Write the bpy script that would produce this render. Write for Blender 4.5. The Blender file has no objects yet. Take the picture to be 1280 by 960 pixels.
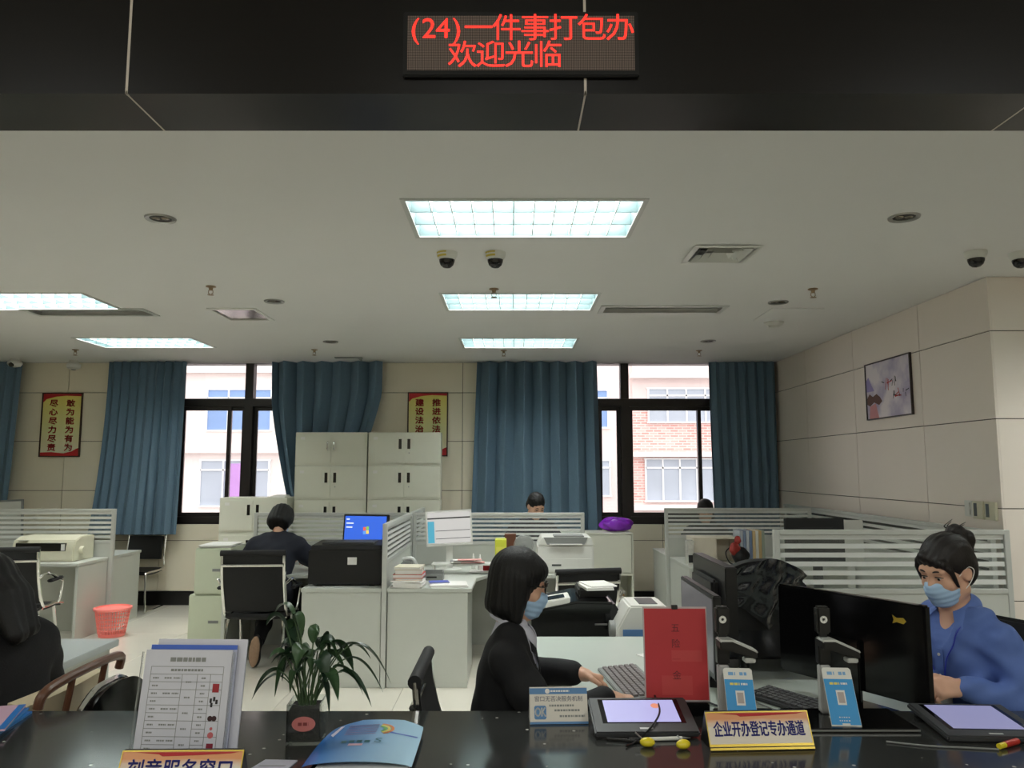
import bpy, bmesh, math, random
import numpy as np
from mathutils import Vector, Matrix
random.seed(7)
PI = math.pi
SC = bpy.context.scene
COL = SC.collection
R = math.radians

# ------------------------------------------------------------------ camera
cam_d = bpy.data.cameras.new('camera'); cam = bpy.data.objects.new('camera', cam_d); COL.objects.link(cam)
cam_d.sensor_width = 36.0; cam_d.lens = 36.0 * 965 / 1280; cam_d.clip_start = 0.05; cam_d.clip_end = 200
cam.location = (0, 0, 1.6); cam.rotation_euler = (R(90) + math.atan(106 / 965), 0, 0)
SC.camera = cam
# ------------------------------------------------------------------ world: overcast sky, exposure
W = bpy.data.worlds.new('overcast'); SC.world = W; W.use_nodes = True
bg = W.node_tree.nodes['Background']; bg.inputs[0].default_value = (1.0, 0.95, 0.96, 1); bg.inputs[1].default_value = 1.55
SC.view_settings.view_transform = 'Standard'; SC.view_settings.look = 'None'
SC.view_settings.gamma = 1; SC.view_settings.use_curve_mapping = False
SC.view_settings.exposure = 0.65
HALL_W = 30
TROFFER = 19
# hall ceiling lamps (the public hall behind the camera is lit by panel lamps)
for hx in (-3.6, 0.0, 3.6):
    for hy in (-4.0, -1.4):
        ld = bpy.data.lights.new('hall_lamp', 'AREA'); ld.shape = 'RECTANGLE'; ld.size = 1.2; ld.size_y = 0.6
        ld.energy = HALL_W; ld.color = (0.97, 1.0, 0.96)
        lo = bpy.data.objects.new('hall_lamp', ld); COL.objects.link(lo); lo.location = (hx, hy, 4.17)
SC.cycles.max_bounces = 8; SC.cycles.diffuse_bounces = 5; SC.cycles.glossy_bounces = 4
SC.cycles.transparent_max_bounces = 24; SC.cycles.transmission_bounces = 6
SC.cycles.caustics_reflective = False; SC.cycles.caustics_refractive = False
SC.cycles.sample_clamp_indirect = 6

# ------------------------------------------------------------------ materials (all node based)
def s2l(c):
    return tuple((x / 12.92 if x <= .04045 else ((x + .055) / 1.055) ** 2.4) for x in c)
MATS = {}
def mat(name, rgb, rough=0.5, metal=0.0, var=0.06, scale=12.0, bump=0.0, stretch=None, spec=0.5, coat=0.0, srgb=True):
    """principled material with noise driven colour variation and optional fine relief"""
    if name in MATS: return MATS[name]
    m = bpy.data.materials.new(name); m.use_nodes = True; nt = m.node_tree; b = nt.nodes['Principled BSDF']
    c = s2l([v / 255 for v in rgb]) if srgb else rgb
    tc = nt.nodes.new('ShaderNodeTexCoord'); mp = nt.nodes.new('ShaderNodeMapping')
    nt.links.new(tc.outputs['Object'], mp.inputs[0])
    if stretch: mp.inputs['Scale'].default_value = stretch
    n = nt.nodes.new('ShaderNodeTexNoise'); n.inputs['Scale'].default_value = scale; n.inputs['Detail'].default_value = 4
    nt.links.new(mp.outputs[0], n.inputs['Vector'])
    mx = nt.nodes.new('ShaderNodeMix'); mx.data_type = 'RGBA'
    mx.inputs['A'].default_value = (*[max(0, v * (1 - var)) for v in c], 1)
    mx.inputs['B'].default_value = (*[min(1, v * (1 + var)) for v in c], 1)
    nt.links.new(n.outputs[0], mx.inputs['Factor']); nt.links.new(mx.outputs['Result'], b.inputs['Base Color'])
    b.inputs['Roughness'].default_value = rough; b.inputs['Metallic'].default_value = metal
    b.inputs['Specular IOR Level'].default_value = spec; b.inputs['Coat Weight'].default_value = coat
    if bump:
        bp = nt.nodes.new('ShaderNodeBump'); bp.inputs['Strength'].default_value = bump; bp.inputs['Distance'].default_value = 0.004
        nt.links.new(n.outputs[0], bp.inputs['Height']); nt.links.new(bp.outputs[0], b.inputs['Normal'])
    MATS[name] = m
    return m
def emis(name, rgb, strength, var=0.03, scale=3):
    if name in MATS: return MATS[name]
    m = bpy.data.materials.new(name); m.use_nodes = True; nt = m.node_tree; b = nt.nodes['Principled BSDF']
    c = s2l([v / 255 for v in rgb])
    n = nt.nodes.new('ShaderNodeTexNoise'); n.inputs['Scale'].default_value = scale
    mx = nt.nodes.new('ShaderNodeMix'); mx.data_type = 'RGBA'
    mx.inputs['A'].default_value = (*[v * (1 - var) for v in c], 1); mx.inputs['B'].default_value = (*c, 1)
    nt.links.new(n.outputs[0], mx.inputs['Factor']); nt.links.new(mx.outputs['Result'], b.inputs['Emission Color'])
    b.inputs['Base Color'].default_value = (.05, .05, .05, 1); b.inputs['Emission Strength'].default_value = strength
    b.inputs['Roughness'].default_value = .3
    MATS[name] = m
    return m
def glassmat(name, tint=(1, 1, 1), refl=0.06, rough=0.02, haze=0.0):
    """thin pane: mostly lets light through, a little mirror, a little haze"""
    if name in MATS: return MATS[name]
    m = bpy.data.materials.new(name); m.use_nodes = True; nt = m.node_tree; nt.nodes.clear()
    o = nt.nodes.new('ShaderNodeOutputMaterial'); t = nt.nodes.new('ShaderNodeBsdfTransparent'); g = nt.nodes.new('ShaderNodeBsdfGlossy')
    d = nt.nodes.new('ShaderNodeBsdfDiffuse'); d.inputs[0].default_value = (.75, .78, .76, 1)
    t.inputs[0].default_value = (*tint, 1); g.inputs['Roughness'].default_value = rough
    fr = nt.nodes.new('ShaderNodeFresnel'); fr.inputs[0].default_value = 1.45
    a = nt.nodes.new('ShaderNodeMixShader'); nt.links.new(fr.outputs[0], a.inputs[0]); nt.links.new(t.outputs[0], a.inputs[1]); nt.links.new(g.outputs[0], a.inputs[2])
    b = nt.nodes.new('ShaderNodeMixShader'); b.inputs[0].default_value = haze
    nt.links.new(a.outputs[0], b.inputs[1]); nt.links.new(d.outputs[0], b.inputs[2]); nt.links.new(b.outputs[0], o.inputs[0])
    MATS[name] = m
    return m

# ------------------------------------------------------------------ mesh builder
class MB:
    def __init__(s): s.v = []; s.f = []
    def add(s, vs, fs):
        k = len(s.v); s.v += [tuple(v) for v in vs]; s.f += [tuple(i + k for i in f) for f in fs]; return s
    def box(s, x0, y0, z0, x1, y1, z1, M=None):
        vs = [(x, y, z) for x in (x0, x1) for y in (y0, y1) for z in (z0, z1)]
        if M is not None: vs = [M @ Vector(v) for v in vs]
        return s.add(vs, [(0, 1, 3, 2), (4, 6, 7, 5), (0, 4, 5, 1), (2, 3, 7, 6), (0, 2, 6, 4), (1, 5, 7, 3)])
    def cyl(s, p0, p1, r0, r1=None, n=16, caps=True):
        r1 = r0 if r1 is None else r1
        p0 = Vector(p0); p1 = Vector(p1); d = (p1 - p0).normalized()
        a = d.orthogonal().normalized(); b = d.cross(a)
        vs = []
        for p, r in ((p0, r0), (p1, r1)):
            for i in range(n):
                t = 2 * PI * i / n; vs.append(p + (a * math.cos(t) + b * math.sin(t)) * r)
        fs = [(i, (i + 1) % n, n + (i + 1) % n, n + i) for i in range(n)]
        if caps: fs += [tuple(range(n - 1, -1, -1)), tuple(range(n, 2 * n))]
        return s.add(vs, fs)
    def tube(s, pts, r, n=8, smooth=0, closed=False, flat=1.0):
        pts = [Vector(p) for p in pts]
        rs = list(r) if hasattr(r, '__len__') else [r] * len(pts)
        if smooth:
            q = []; qr = []; m = len(pts)
            for i in range(m - 1):
                p0, p1, p2, p3 = pts[max(i - 1, 0)], pts[i], pts[i + 1], pts[min(i + 2, m - 1)]
                for j in range(smooth):
                    t = j / smooth
                    q.append(.5 * ((2 * p1) + (p2 - p0) * t + (2 * p0 - 5 * p1 + 4 * p2 - p3) * t * t + (3 * p1 - p0 - 3 * p2 + p3) * t ** 3))
                    qr.append(rs[i] * (1 - t) + rs[i + 1] * t)
            q.append(pts[-1]); qr.append(rs[-1]); pts, rs = q, qr
        m = len(pts); vs = []; up = None
        for i, p in enumerate(pts):
            d = (pts[min(i + 1, m - 1)] - pts[max(i - 1, 0)]).normalized()
            if up is None: up = d.orthogonal().normalized()
            up = (up - d * up.dot(d)); up = up.normalized() if up.length > 1e-6 else d.orthogonal().normalized()
            b = d.cross(up)
            for k in range(n):
                t = 2 * PI * k / n; vs.append(p + (up * math.cos(t) * flat + b * math.sin(t)) * rs[i])
        fs = [(i * n + k, i * n + (k + 1) % n, (i + 1) * n + (k + 1) % n, (i + 1) * n + k) for i in range(m - 1) for k in range(n)]
        fs += [tuple(range(n - 1, -1, -1)), tuple(range((m - 1) * n, m * n))]
        return s.add(vs, fs)
    def lathe(s, prof, c=(0, 0, 0), n=24, M=None):
        vs = []; fs = []
        for r, z in prof:
            for i in range(n):
                t = 2 * PI * i / n; vs.append((c[0] + r * math.cos(t), c[1] + r * math.sin(t), c[2] + z))
        if M is not None: vs = [M @ Vector(v) for v in vs]
        m = len(prof)
        for j in range(m - 1):
            for i in range(n): fs.append((j * n + i, j * n + (i + 1) % n, (j + 1) * n + (i + 1) % n, (j + 1) * n + i))
        if prof[0][0] > 1e-5: fs.append(tuple(range(n - 1, -1, -1)))
        if prof[-1][0] > 1e-5: fs.append(tuple(range((m - 1) * n, m * n)))
        return s.add(vs, fs)
    def prism(s, poly, a, b, ax='z', M=None):
        """extrude a 2d polygon along an axis: z:(x,y)  y:(x,z)  x:(y,z)"""
        n = len(poly); P = {'z': lambda p, t: (p[0], p[1], t), 'y': lambda p, t: (p[0], t, p[1]), 'x': lambda p, t: (t, p[0], p[1])}[ax]
        vs = [P(p, a) for p in poly] + [P(p, b) for p in poly]
        if M is not None: vs = [M @ Vector(v) for v in vs]
        return s.add(vs, [tuple(range(n - 1, -1, -1)), tuple(range(n, 2 * n))] + [(i, (i + 1) % n, n + (i + 1) % n, n + i) for i in range(n)])
    def sheet(s, fn, nu, nv, th=0.0):
        """surface fn(u,v) with u,v in 0..1; th makes it a solid shell"""
        P = [[Vector(fn(i / nu, j / nv)) for j in range(nv + 1)] for i in range(nu + 1)]
        N = (nu + 1) * (nv + 1); I = lambda i, j: i * (nv + 1) + j
        vs = [P[i][j] for i in range(nu + 1) for j in range(nv + 1)]
        fs = [(I(i, j), I(i + 1, j), I(i + 1, j + 1), I(i, j + 1)) for i in range(nu) for j in range(nv)]
        if th:
            nv2 = []
            for i in range(nu + 1):
                for j in range(nv + 1):
                    du = P[min(i + 1, nu)][j] - P[max(i - 1, 0)][j]; dv = P[i][min(j + 1, nv)] - P[i][max(j - 1, 0)]
                    n = du.cross(dv); n = n.normalized() if n.length > 1e-9 else Vector((0, 0, 1))
                    nv2.append(P[i][j] - n * th)
            vs += nv2
            fs += [tuple(N + k for k in reversed(f)) for f in fs]
            ring = [I(i, 0) for i in range(nu + 1)] + [I(nu, j) for j in range(1, nv + 1)] + [I(i, nv) for i in range(nu - 1, -1, -1)] + [I(0, j) for j in range(nv - 1, 0, -1)]
            for a, b in zip(ring, ring[1:] + ring[:1]): fs.append((b, a, N + a, N + b))
        return s.add(vs, fs)
    def mesh(s, name, m, bev=0.0, seg=2, smooth=True, ang=35):
        me = bpy.data.meshes.new(name); me.from_pydata(s.v, [], s.f)
        bm = bmesh.new(); bm.from_mesh(me)
        bmesh.ops.recalc_face_normals(bm, faces=bm.faces)
        if bev:
            es = [e for e in bm.edges if len(e.link_faces) == 2 and e.calc_face_angle(0) > 0.6]
            bmesh.ops.bevel(bm, geom=es, offset=bev, segments=seg, affect='EDGES', clamp_overlap=True)
        bm.to_mesh(me); bm.free()
        if smooth:
            me.shade_smooth(); me.set_sharp_from_angle(angle=R(ang))
        if m is not None: me.materials.append(m)
        return me
    def o(s, name, m, parent=None, bev=0.0, seg=2, smooth=True, ang=35, label=None):
        ob = bpy.data.objects.new(name, s.mesh(name, m, bev, seg, smooth, ang)); COL.objects.link(ob)
        if parent is not None: ob.parent = parent
        if label: ob['label'] = label
        return ob
def B(x0, y0, z0, x1, y1, z1): return MB().box(x0, y0, z0, x1, y1, z1)
def tag(o, label, cat, group=None):
    o['label'] = label; o['category'] = cat
    if group: o['group'] = group
    return o
def T(name, label, cat, loc=(0, 0, 0), rz=0, group=None):
    o = bpy.data.objects.new(name, None); COL.objects.link(o); o.empty_display_size = .1
    o.location = loc; o.rotation_euler = (0, 0, R(rz)); return tag(o, label, cat, group)
def struct(o): o['kind'] = 'structure'; return o
def inst(name, me, parent, loc=(0, 0, 0), rot=(0, 0, 0), scale=(1, 1, 1)):
    o = bpy.data.objects.new(name, me); COL.objects.link(o); o.parent = parent; o.location = loc; o.rotation_euler = rot; o.scale = scale; return o
def dup(root, loc, rz=None, label=None, group=None):
    r = root.copy(); COL.objects.link(r); r.location = loc
    if rz is not None: r.rotation_euler = (0, 0, R(rz))
    if label: r['label'] = label
    if group: r['group'] = group
    for ch in list(root.children):
        c = ch.copy(); COL.objects.link(c); c.parent = r
        for g in list(ch.children):
            d = g.copy(); COL.objects.link(d); d.parent = c
    return r
def frame(o, x, y, z=None):
    """matrix with origin o and given x / y axes (for things printed on a tilted face)"""
    x = Vector(x).normalized(); y = Vector(y).normalized(); z = x.cross(y)
    M = Matrix((x, y, z)).transposed().to_4x4(); M.translation = Vector(o); return M
def text_mb(strs, size, M, bold=0.0, vertical=False, step=1.1, condense=1.0):
    """lettering as flat mesh; strs: one string, or list of (char, x, y); laid out centred on M"""
    mb = MB()
    items = [(strs, 0, 0)] if isinstance(strs, str) and not vertical else ([(c, 0, -i * size * step) for i, c in enumerate(strs)] if isinstance(strs, str) else strs)
    for st, dx, dy in items:
        cu = bpy.data.curves.new('t', 'FONT'); cu.body = st; cu.size = size; cu.align_x = 'CENTER'; cu.align_y = 'CENTER'; cu.resolution_u = 3
        ob = bpy.data.objects.new('t', cu); COL.objects.link(ob)
        dg = bpy.context.evaluated_depsgraph_get(); me = bpy.data.meshes.new_from_object(ob.evaluated_get(dg))
        for bx, by in ([(0, 0)] if bold <= 0 else [(bold, 0), (-bold, 0), (0, bold), (0, -bold)]):
            mb.add([M @ Vector((v.co.x * condense + dx + bx, v.co.y + dy + by, 0)) for v in me.vertices], [tuple(p.vertices) for p in me.polygons])
        bpy.data.objects.remove(ob); bpy.data.curves.remove(cu); bpy.data.meshes.remove(me)
    return mb
def text(strs, size, M, m, parent, name='lettering', **k):
    return text_mb(strs, size, M, **k).o(name, m, parent, smooth=False)
def bars(mb, M, x, y, w, h, rnd, gap=.35):
    """a row of small print too far away to read"""
    p = x
    while p < x + w:
        l = h * rnd.uniform(.6, 1.6); l = min(l, x + w - p)
        mb.box(p, y - h / 2, 0, p + l, y + h / 2, .0004, M); p += l + h * gap
    return mb
# ------------------------------------------------------------------ shared materials
m_ceil = mat('ceiling_paint', (224, 223, 221), .9, var=.02, scale=2)
m_panel = mat('wall_panel', (222, 214, 194), .45, var=.04, scale=1.5)
m_panel_r = mat('wall_panel_side', (232, 222, 212), .42, var=.04, scale=1.5)
m_joint = mat('panel_joint', (52, 46, 38), .9)
m_tile = mat('floor_tile', (222, 217, 204), .12, var=.04, scale=3)
m_grout = mat('tile_grout', (150, 146, 135), .8)
m_base = mat('black_baseboard', (22, 21, 21), .3)
m_fascia = mat('black_fascia', (13, 10, 9), .33, var=.25, scale=40, stretch=(.05, 1, 1), spec=.25)
m_strip = mat('fascia_joint', (205, 196, 186), .5)
m_alu = mat('dark_window_frame', (38, 33, 32), .4, metal=.3)
m_glass = glassmat('window_glass', (.97, .985, .98))
m_white = mat('white_laminate', (192, 195, 188), .35, var=.02)
m_wpaint = mat('white_plastic', (214, 214, 208), .4, var=.02)
m_grey = mat('grey_plastic', (128, 130, 128), .45)
m_dgrey = mat('dark_grey_plastic', (58, 59, 61), .45)
m_black = mat('black_plastic', (17, 17, 18), .38)
m_gloss = mat('gloss_black', (10, 10, 11), .12)
m_mattblk = mat('matt_black', (14, 14, 15), .75)
m_chrome = mat('chrome', (225, 225, 222), .12, metal=1.0, var=.01)
m_steel = mat('brushed_steel', (170, 170, 168), .35, metal=.9)
m_frame = mat('pale_aluminium', (196, 198, 194), .38, metal=.25)
m_screenpanel = mat('screen_panel_board', (190, 192, 186), .6, var=.03)
m_cab = mat('cabinet_enamel', (216, 216, 202), .38, var=.02)
m_cab_o = mat('old_cabinet_enamel', (192, 198, 176), .4, var=.03)
m_paper = mat('paper', (226, 224, 220), .8, var=.02)
m_curtain = mat('teal_curtain', (92, 116, 134), .85, var=.12, scale=60, bump=.3)
m_fabric = mat('black_mesh_fabric', (20, 20, 21), .8, var=.2, scale=200, bump=.4)
m_red = mat('red_print', (176, 26, 30), .6)
m_gold = mat('gold_trim', (206, 176, 70), .3, metal=.5)
m_text = mat('dark_print', (48, 48, 58), .7)
m_blueink = mat('blue_print', (34, 36, 130), .6)
CEIL = 2.89; BW = 9.35; RW = 3.2

def cut_rects(xs0, xs1, ys0, ys1, holes):
    """rectangle minus axis aligned holes -> list of rectangles"""
    xs = sorted({xs0, xs1, *[v for h in holes for v in h[:2] if xs0 < v < xs1]})
    ys = sorted({ys0, ys1, *[v for h in holes for v in h[2:] if ys0 < v < ys1]})
    out = []
    for a, b in zip(xs, xs[1:]):
        col = []
        for c, d in zip(ys, ys[1:]):
            mx, my = (a + b) / 2, (c + d) / 2
            if any(h[0] < mx < h[1] and h[2] < my < h[3] for h in holes): continue
            if col and abs(col[-1][3] - c) < 1e-9: col[-1] = (a, b, col[-1][2], d)
            else: col.append((a, b, c, d))
        out += col
    return out

# ------------------------------------------------------------------ floor (office tiles one by one, hall beyond)
floor = struct(B(-7.2, 2.55, -.12, 7.2, BW + .3, -.006).o('floor', m_grout))
tile_me = B(-.3985, -.3985, -.006, .3985, .3985, 0).mesh('tile', m_tile, bev=.001, seg=1)
for i in range(-13, 5):
    for j in range(9):
        x = RW - .4 + .8 * i; y = BW - .4 - .8 * j
        if x > RW and y > 5.4 or x < -6.9: continue
        inst('tile', tile_me, floor, (x, y, 0))
hall_tile = mat('hall_floor_tile', (200, 195, 180), .15, var=.05, scale=3)
floor_hall = struct(B(-7.2, -5.5, -.12, 7.2, 2.55, 0).o('floor_hall', hall_tile))
# ------------------------------------------------------------------ ceiling with recesses
TROF = [(.06, 3.9), (.06, 5.9), (.07, 7.87), (-3.76, 5.89), (-3.76, 7.85), (-3.76, 3.9), (3.85, 3.9)]  # last two lamps are out of view, added to light the room
holes = [(x - .585, x + .585, y - .3, y + .3) for x, y in TROF]
SLOT = [(-3.98, -3.0, 6.16, 6.42), (.73, 1.71, 6.05, 6.31)]; SQ = [(-2.47, -2.07, 6.13, 6.63), (1.1, 1.42, 4.38, 4.72)]
holes += SLOT + SQ
cm = MB()
for a, b, c, d in cut_rects(-7.2, 7.2, 2.84, BW + .3, holes): cm.box(a, c, CEIL, b, d, CEIL + .12)
ceiling = struct(cm.o('ceiling', m_ceil, smooth=False))
ceiling_hall = struct(B(-7.2, -5.5, 4.2, 7.2, 2.57, 4.3).o('ceiling_hall', m_ceil))
m_hallw = mat('hall_wall', (206, 200, 186), .6)
wall_front = struct(B(-7.2, -5.7, 0, 7.2, -5.5, 4.3).o('wall_front', m_hallw))
wall_left = struct(MB().box(-7.4, -5.5, 0, -7.2, 2.6, 4.3).box(-7.4, 2.6, 0, -7.2, BW + .3, CEIL + .12).o('wall_left', m_panel))
wall_hall = struct(MB().box(7.2, -5.5, 0, 7.4, 2.6, 4.3).box(7.2, 2.6, 0, 7.4, 5.1, CEIL + .12).o('wall_hall_side', m_hallw))
# ------------------------------------------------------------------ black fascia over the counter, one panel after the other
trim = struct(B(-7.2, 2.562, CEIL + .014, 7.2, 2.83, 4.2).o('trim_1', m_mattblk))
XJ = [-7.2, -6.1, -4.51, -2.922, -1.334, .254, 1.842, 3.43, 5.02, 6.6, 7.2]
for a, b in zip(XJ, XJ[1:]):
    MB().box(a + .004, 2.545, CEIL, b - .004, 2.56, 4.2).box(a + .004, 2.56, CEIL, b - .004, 2.84, CEIL + .012).o('fascia_panel', m_fascia, trim)
for x in XJ[1:-1]:
    MB().box(x - .0045, 2.5445, CEIL - .0005, x + .0045, 2.558, 4.2).box(x - .003, 2.5445, CEIL - .0005, x + .003, 2.84, CEIL + .01).o('joint_strip', m_strip, trim)
# ------------------------------------------------------------------ back wall: substrate + panels around two windows
WIN = [(-4.1, -1.9, .94, CEIL), (.5, 2.6, .94, CEIL)]
wm = MB()
for a, b, c, d in cut_rects(-7.2, RW + .2, 0, CEIL + .12, [(w[0], w[1], w[2], 3.2) for w in WIN]): wm.box(a, BW + .014, c, b, BW + .28, d)
wall_back = struct(wm.o('wall_back', m_joint, smooth=False))
PX = [-7.2] + [-.6 + 1.2 * k for k in range(-5, 4)] + [RW]
PZ = [.16, .75, 1.34, 1.93, 2.52, CEIL]
for a, b in zip(PX, PX[1:]):
    for c, d in zip(PZ, PZ[1:]):
        for r in cut_rects(a + .003, b - .003, c + .003, d - .003, WIN):
            if r[1] - r[0] > .02 and r[3] - r[2] > .02: B(r[0], BW, r[2], r[1], BW + .014, r[3]).o('panel', m_panel, wall_back, bev=.0015, seg=1)
struct(B(-7.2, BW - .012, 0, RW - .012, BW + .014, .157).o('baseboard_back', m_base))
# ------------------------------------------------------------------ right wall with its outer corner
wall_right = struct(MB().box(RW + .014, 5.114, 0, RW + .25, BW + .014, CEIL + .12).box(RW + .25, 5.114, 0, 7.2, 5.3, CEIL + .12).o('wall_right', m_joint))
PYR = [5.1, 6.0, 7.18, 8.36, BW]
for a, b in zip(PYR, PYR[1:]):
    for c, d in zip([.16] + PZ[1:-1], PZ[1:-1] + [CEIL]):
        B(RW, a + (.003 if a > 5.1 else 0), c + .003, RW + .014, b - .003, d - .003).o('panel', m_panel_r, wall_right, bev=.0015, seg=1)
for a, b in zip([RW, 4.4, 5.6, 6.8], [4.4, 5.6, 6.8, 7.2]):
    for c, d in zip([.16] + PZ[1:-1], PZ[1:-1] + [CEIL]):
        B(a + (.003 if a > RW else .0145), 5.1, c + .003, b - .003, 5.114, d - .003).o('panel', m_panel_r, wall_right, bev=.0015, seg=1)
struct(MB().box(RW - .012, 5.1, 0, RW + .014, BW - .012, .157).box(RW - .012, 5.088, 0, 7.2, 5.114, .157).o('baseboard_right', m_base))
# ------------------------------------------------------------------ windows
def window(name, x0, x1, mull, sash, bars_):
    z0, z1 = .94, CEIL; y0, y1 = 9.42, 9.52
    w = struct(MB().box(x0, y0, z0, x0 + .055, y1, z1).box(x1 - .055, y0, z0, x1, y1, z1).box(x0 + .055, y0, z0, x1 - .055, y1, z0 + .085)
               .box(x0 + .055, y0, 2.36, x1 - .055, y1, 2.455).box(x0 + .055, y0, z1 - .004, x1 - .055, y1, z1).box(mull - .05, y0 - .01, z0 + .085, mull + .05, y1, 2.36).box(mull - .05, y0 - .01, 2.455, mull + .05, y1, z1 - .004).o(name, m_alu))
    for a, b in ((x0 + .055, mull - .05), (mull + .05, x1 - .055)):
        B(a, 9.466, 2.457, b, 9.472, z1 - .005).o('pane', m_glass, w)
    for a, b, t in sash:
        s = MB()
        y = 9.445 if t else 9.478
        s.box(a, y, z0 + .086, a + .045, y + .028, 2.359).box(b - .045, y, z0 + .086, b, y + .028, 2.359).box(a + .045, y, z0 + .086, b - .045, y + .028, z0 + .135).box(a + .045, y, 2.31, b - .045, y + .028, 2.359)
        so = s.o('sash', m_alu, w)
        B(a + .046, y + .012, z0 + .136, b - .046, y + .017, 2.309).o('pane', m_glass, so)
        if t: MB().box(b - .034, y - .022, 1.62, b - .012, y, 1.76).box(b - .03, y - .04, 1.68, b - .016, y - .022, 1.74).o('latch', m_black, so, bev=.003)
    return w
window('window_1', -4.1, -1.9, -3.22, [(-4.044, -3.44, 1), (-3.49, -3.271, 0), (-3.169, -2.5, 0), (-2.55, -1.956, 1)], 0)
window('window_2', .5, 2.6, 1.38, [(.556, 1.1, 1), (1.05, 1.329, 0), (1.431, 2.315, 1), (2.27, 2.544, 0)], 0)

# ------------------------------------------------------------------ building across the street, seen through the windows
m_plaster = mat('weathered_plaster', (232, 214, 210), .9, var=.16, scale=.7)
m_plaster2 = mat('pale_plaster', (238, 226, 222), .9, var=.10, scale=.9)
m_bgl = mat('far_window_pane', (176, 184, 196), .25, var=.2, scale=.8)
m_bglb = mat('far_blue_pane', (128, 158, 206), .25, var=.15, scale=.8)
m_bglp = mat('far_purple_curtain', (190, 140, 206), .5, var=.15, scale=2)
m_bfr = mat('far_white_frame', (240, 240, 240), .5)
def brickmat():
    m = bpy.data.materials.new('red_brick_courses'); m.use_nodes = True; nt = m.node_tree; b = nt.nodes['Principled BSDF']
    tc = nt.nodes.new('ShaderNodeTexCoord'); mp = nt.nodes.new('ShaderNodeMapping'); mp.inputs['Rotation'].default_value = (R(90), 0, 0)
    br = nt.nodes.new('ShaderNodeTexBrick'); br.inputs['Scale'].default_value = 1; br.inputs['Brick Width'].default_value = .32; br.inputs['Row Height'].default_value = .1
    br.inputs['Mortar Size'].default_value = .018; br.inputs['Color1'].default_value = (*s2l((.84, .60, .57)), 1); br.inputs['Color2'].default_value = (*s2l((.92, .74, .71)), 1); br.inputs['Mortar'].default_value = (*s2l((.92, .84, .82)), 1)
    nt.links.new(tc.outputs['Object'], mp.inputs[0]); nt.links.new(mp.outputs[0], br.inputs[0]); nt.links.new(br.outputs[0], b.inputs['Base Color'])
    b.inputs['Roughness'].default_value = .9
    return m
bld = T('apartment_building', 'weathered plaster and brick apartment block standing outside the office windows', 'building', (0, 30, -7))
def bz(z): return z + 7
B(-19, 0, 0, 4.65, .6, 22).o('wall', m_plaster2, bld)
B(4.65, -.3, 0, 20, .6, bz(.3)).o('wall', m_plaster, bld)
B(4.65, -.3, bz(4.0), 20, .6, 22).o('wall', m_plaster, bld)
B(4.65, -.28, bz(.3), 20, .6, bz(4.0)).o('brick_wall', brickmat(), bld)
B(3.0, -.2, 0, 4.65, 0, 22).o('wall', m_plaster, bld)
for zz in (bz(5.05), bz(2.05), bz(.05)): B(4.55, -.75, zz, 20, -.3, zz + .2).o('ledge', m_plaster2, bld)
for zz in (bz(5.3), bz(2.2), bz(-.6)): B(-19, -.35, zz, 3.0, 0, zz + .16).o('ledge', m_plaster2, bld)
def bwin(x0, x1, z0, z1, n, gl, yy=0):
    w = B(x0, yy - .06, z0, x1, yy + .05, z1).o('window', gl, bld)
    f = MB(); t = .06
    f.box(x0 - t, yy - .12, z0 - t, x1 + t, yy, z0).box(x0 - t, yy - .12, z1, x1 + t, yy, z1 + t)
    for i in range(n + 1):
        x = x0 + (x1 - x0) * i / n; f.box(x - t / 2, yy - .12, z0, x + t / 2, yy, z1)
    f.box(x0, yy - .12, z0 + (z1 - z0) * .78, x1, yy, z0 + (z1 - z0) * .78 + t)
    f.o('window_frame', m_bfr, w)
bwin(5.25, 8.9, bz(3.4), bz(4.65), 5, m_bgl, -.3); bwin(10.6, 14.0, bz(3.4), bz(4.65), 4, m_bgl, -.3)
bwin(5.1, 9.0, bz(.4), bz(1.95), 6, m_bgl, -.3); bwin(10.6, 14.0, bz(.4), bz(1.95), 4, m_bgl, -.3)
bwin(3.15, 3.75, bz(.6), bz(1.9), 1, m_bgl, -.2); bwin(3.2, 3.7, bz(3.2), bz(4.6), 1, m_bglb, -.2)
for x in (-15.8, -11.85, -7.6, -3.6, .2):
    bwin(x, x + 2.5, bz(3.1), bz(4.65), 3, m_bglb)
    bwin(x - .15, x + 2.5, bz(.2), bz(1.9), 3, m_bgl)
B(-10.75, -.45, bz(.3), -10.3, -.36, bz(1.8)).o('hung_cloth', m_bglp, bld, label='purple sheet hung on the far balcony')
struct(B(-40, BW + .6, -7.2, 40, 60, -7).o('ground_outside', mat('street_asphalt', (120, 118, 116), .9)))
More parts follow.
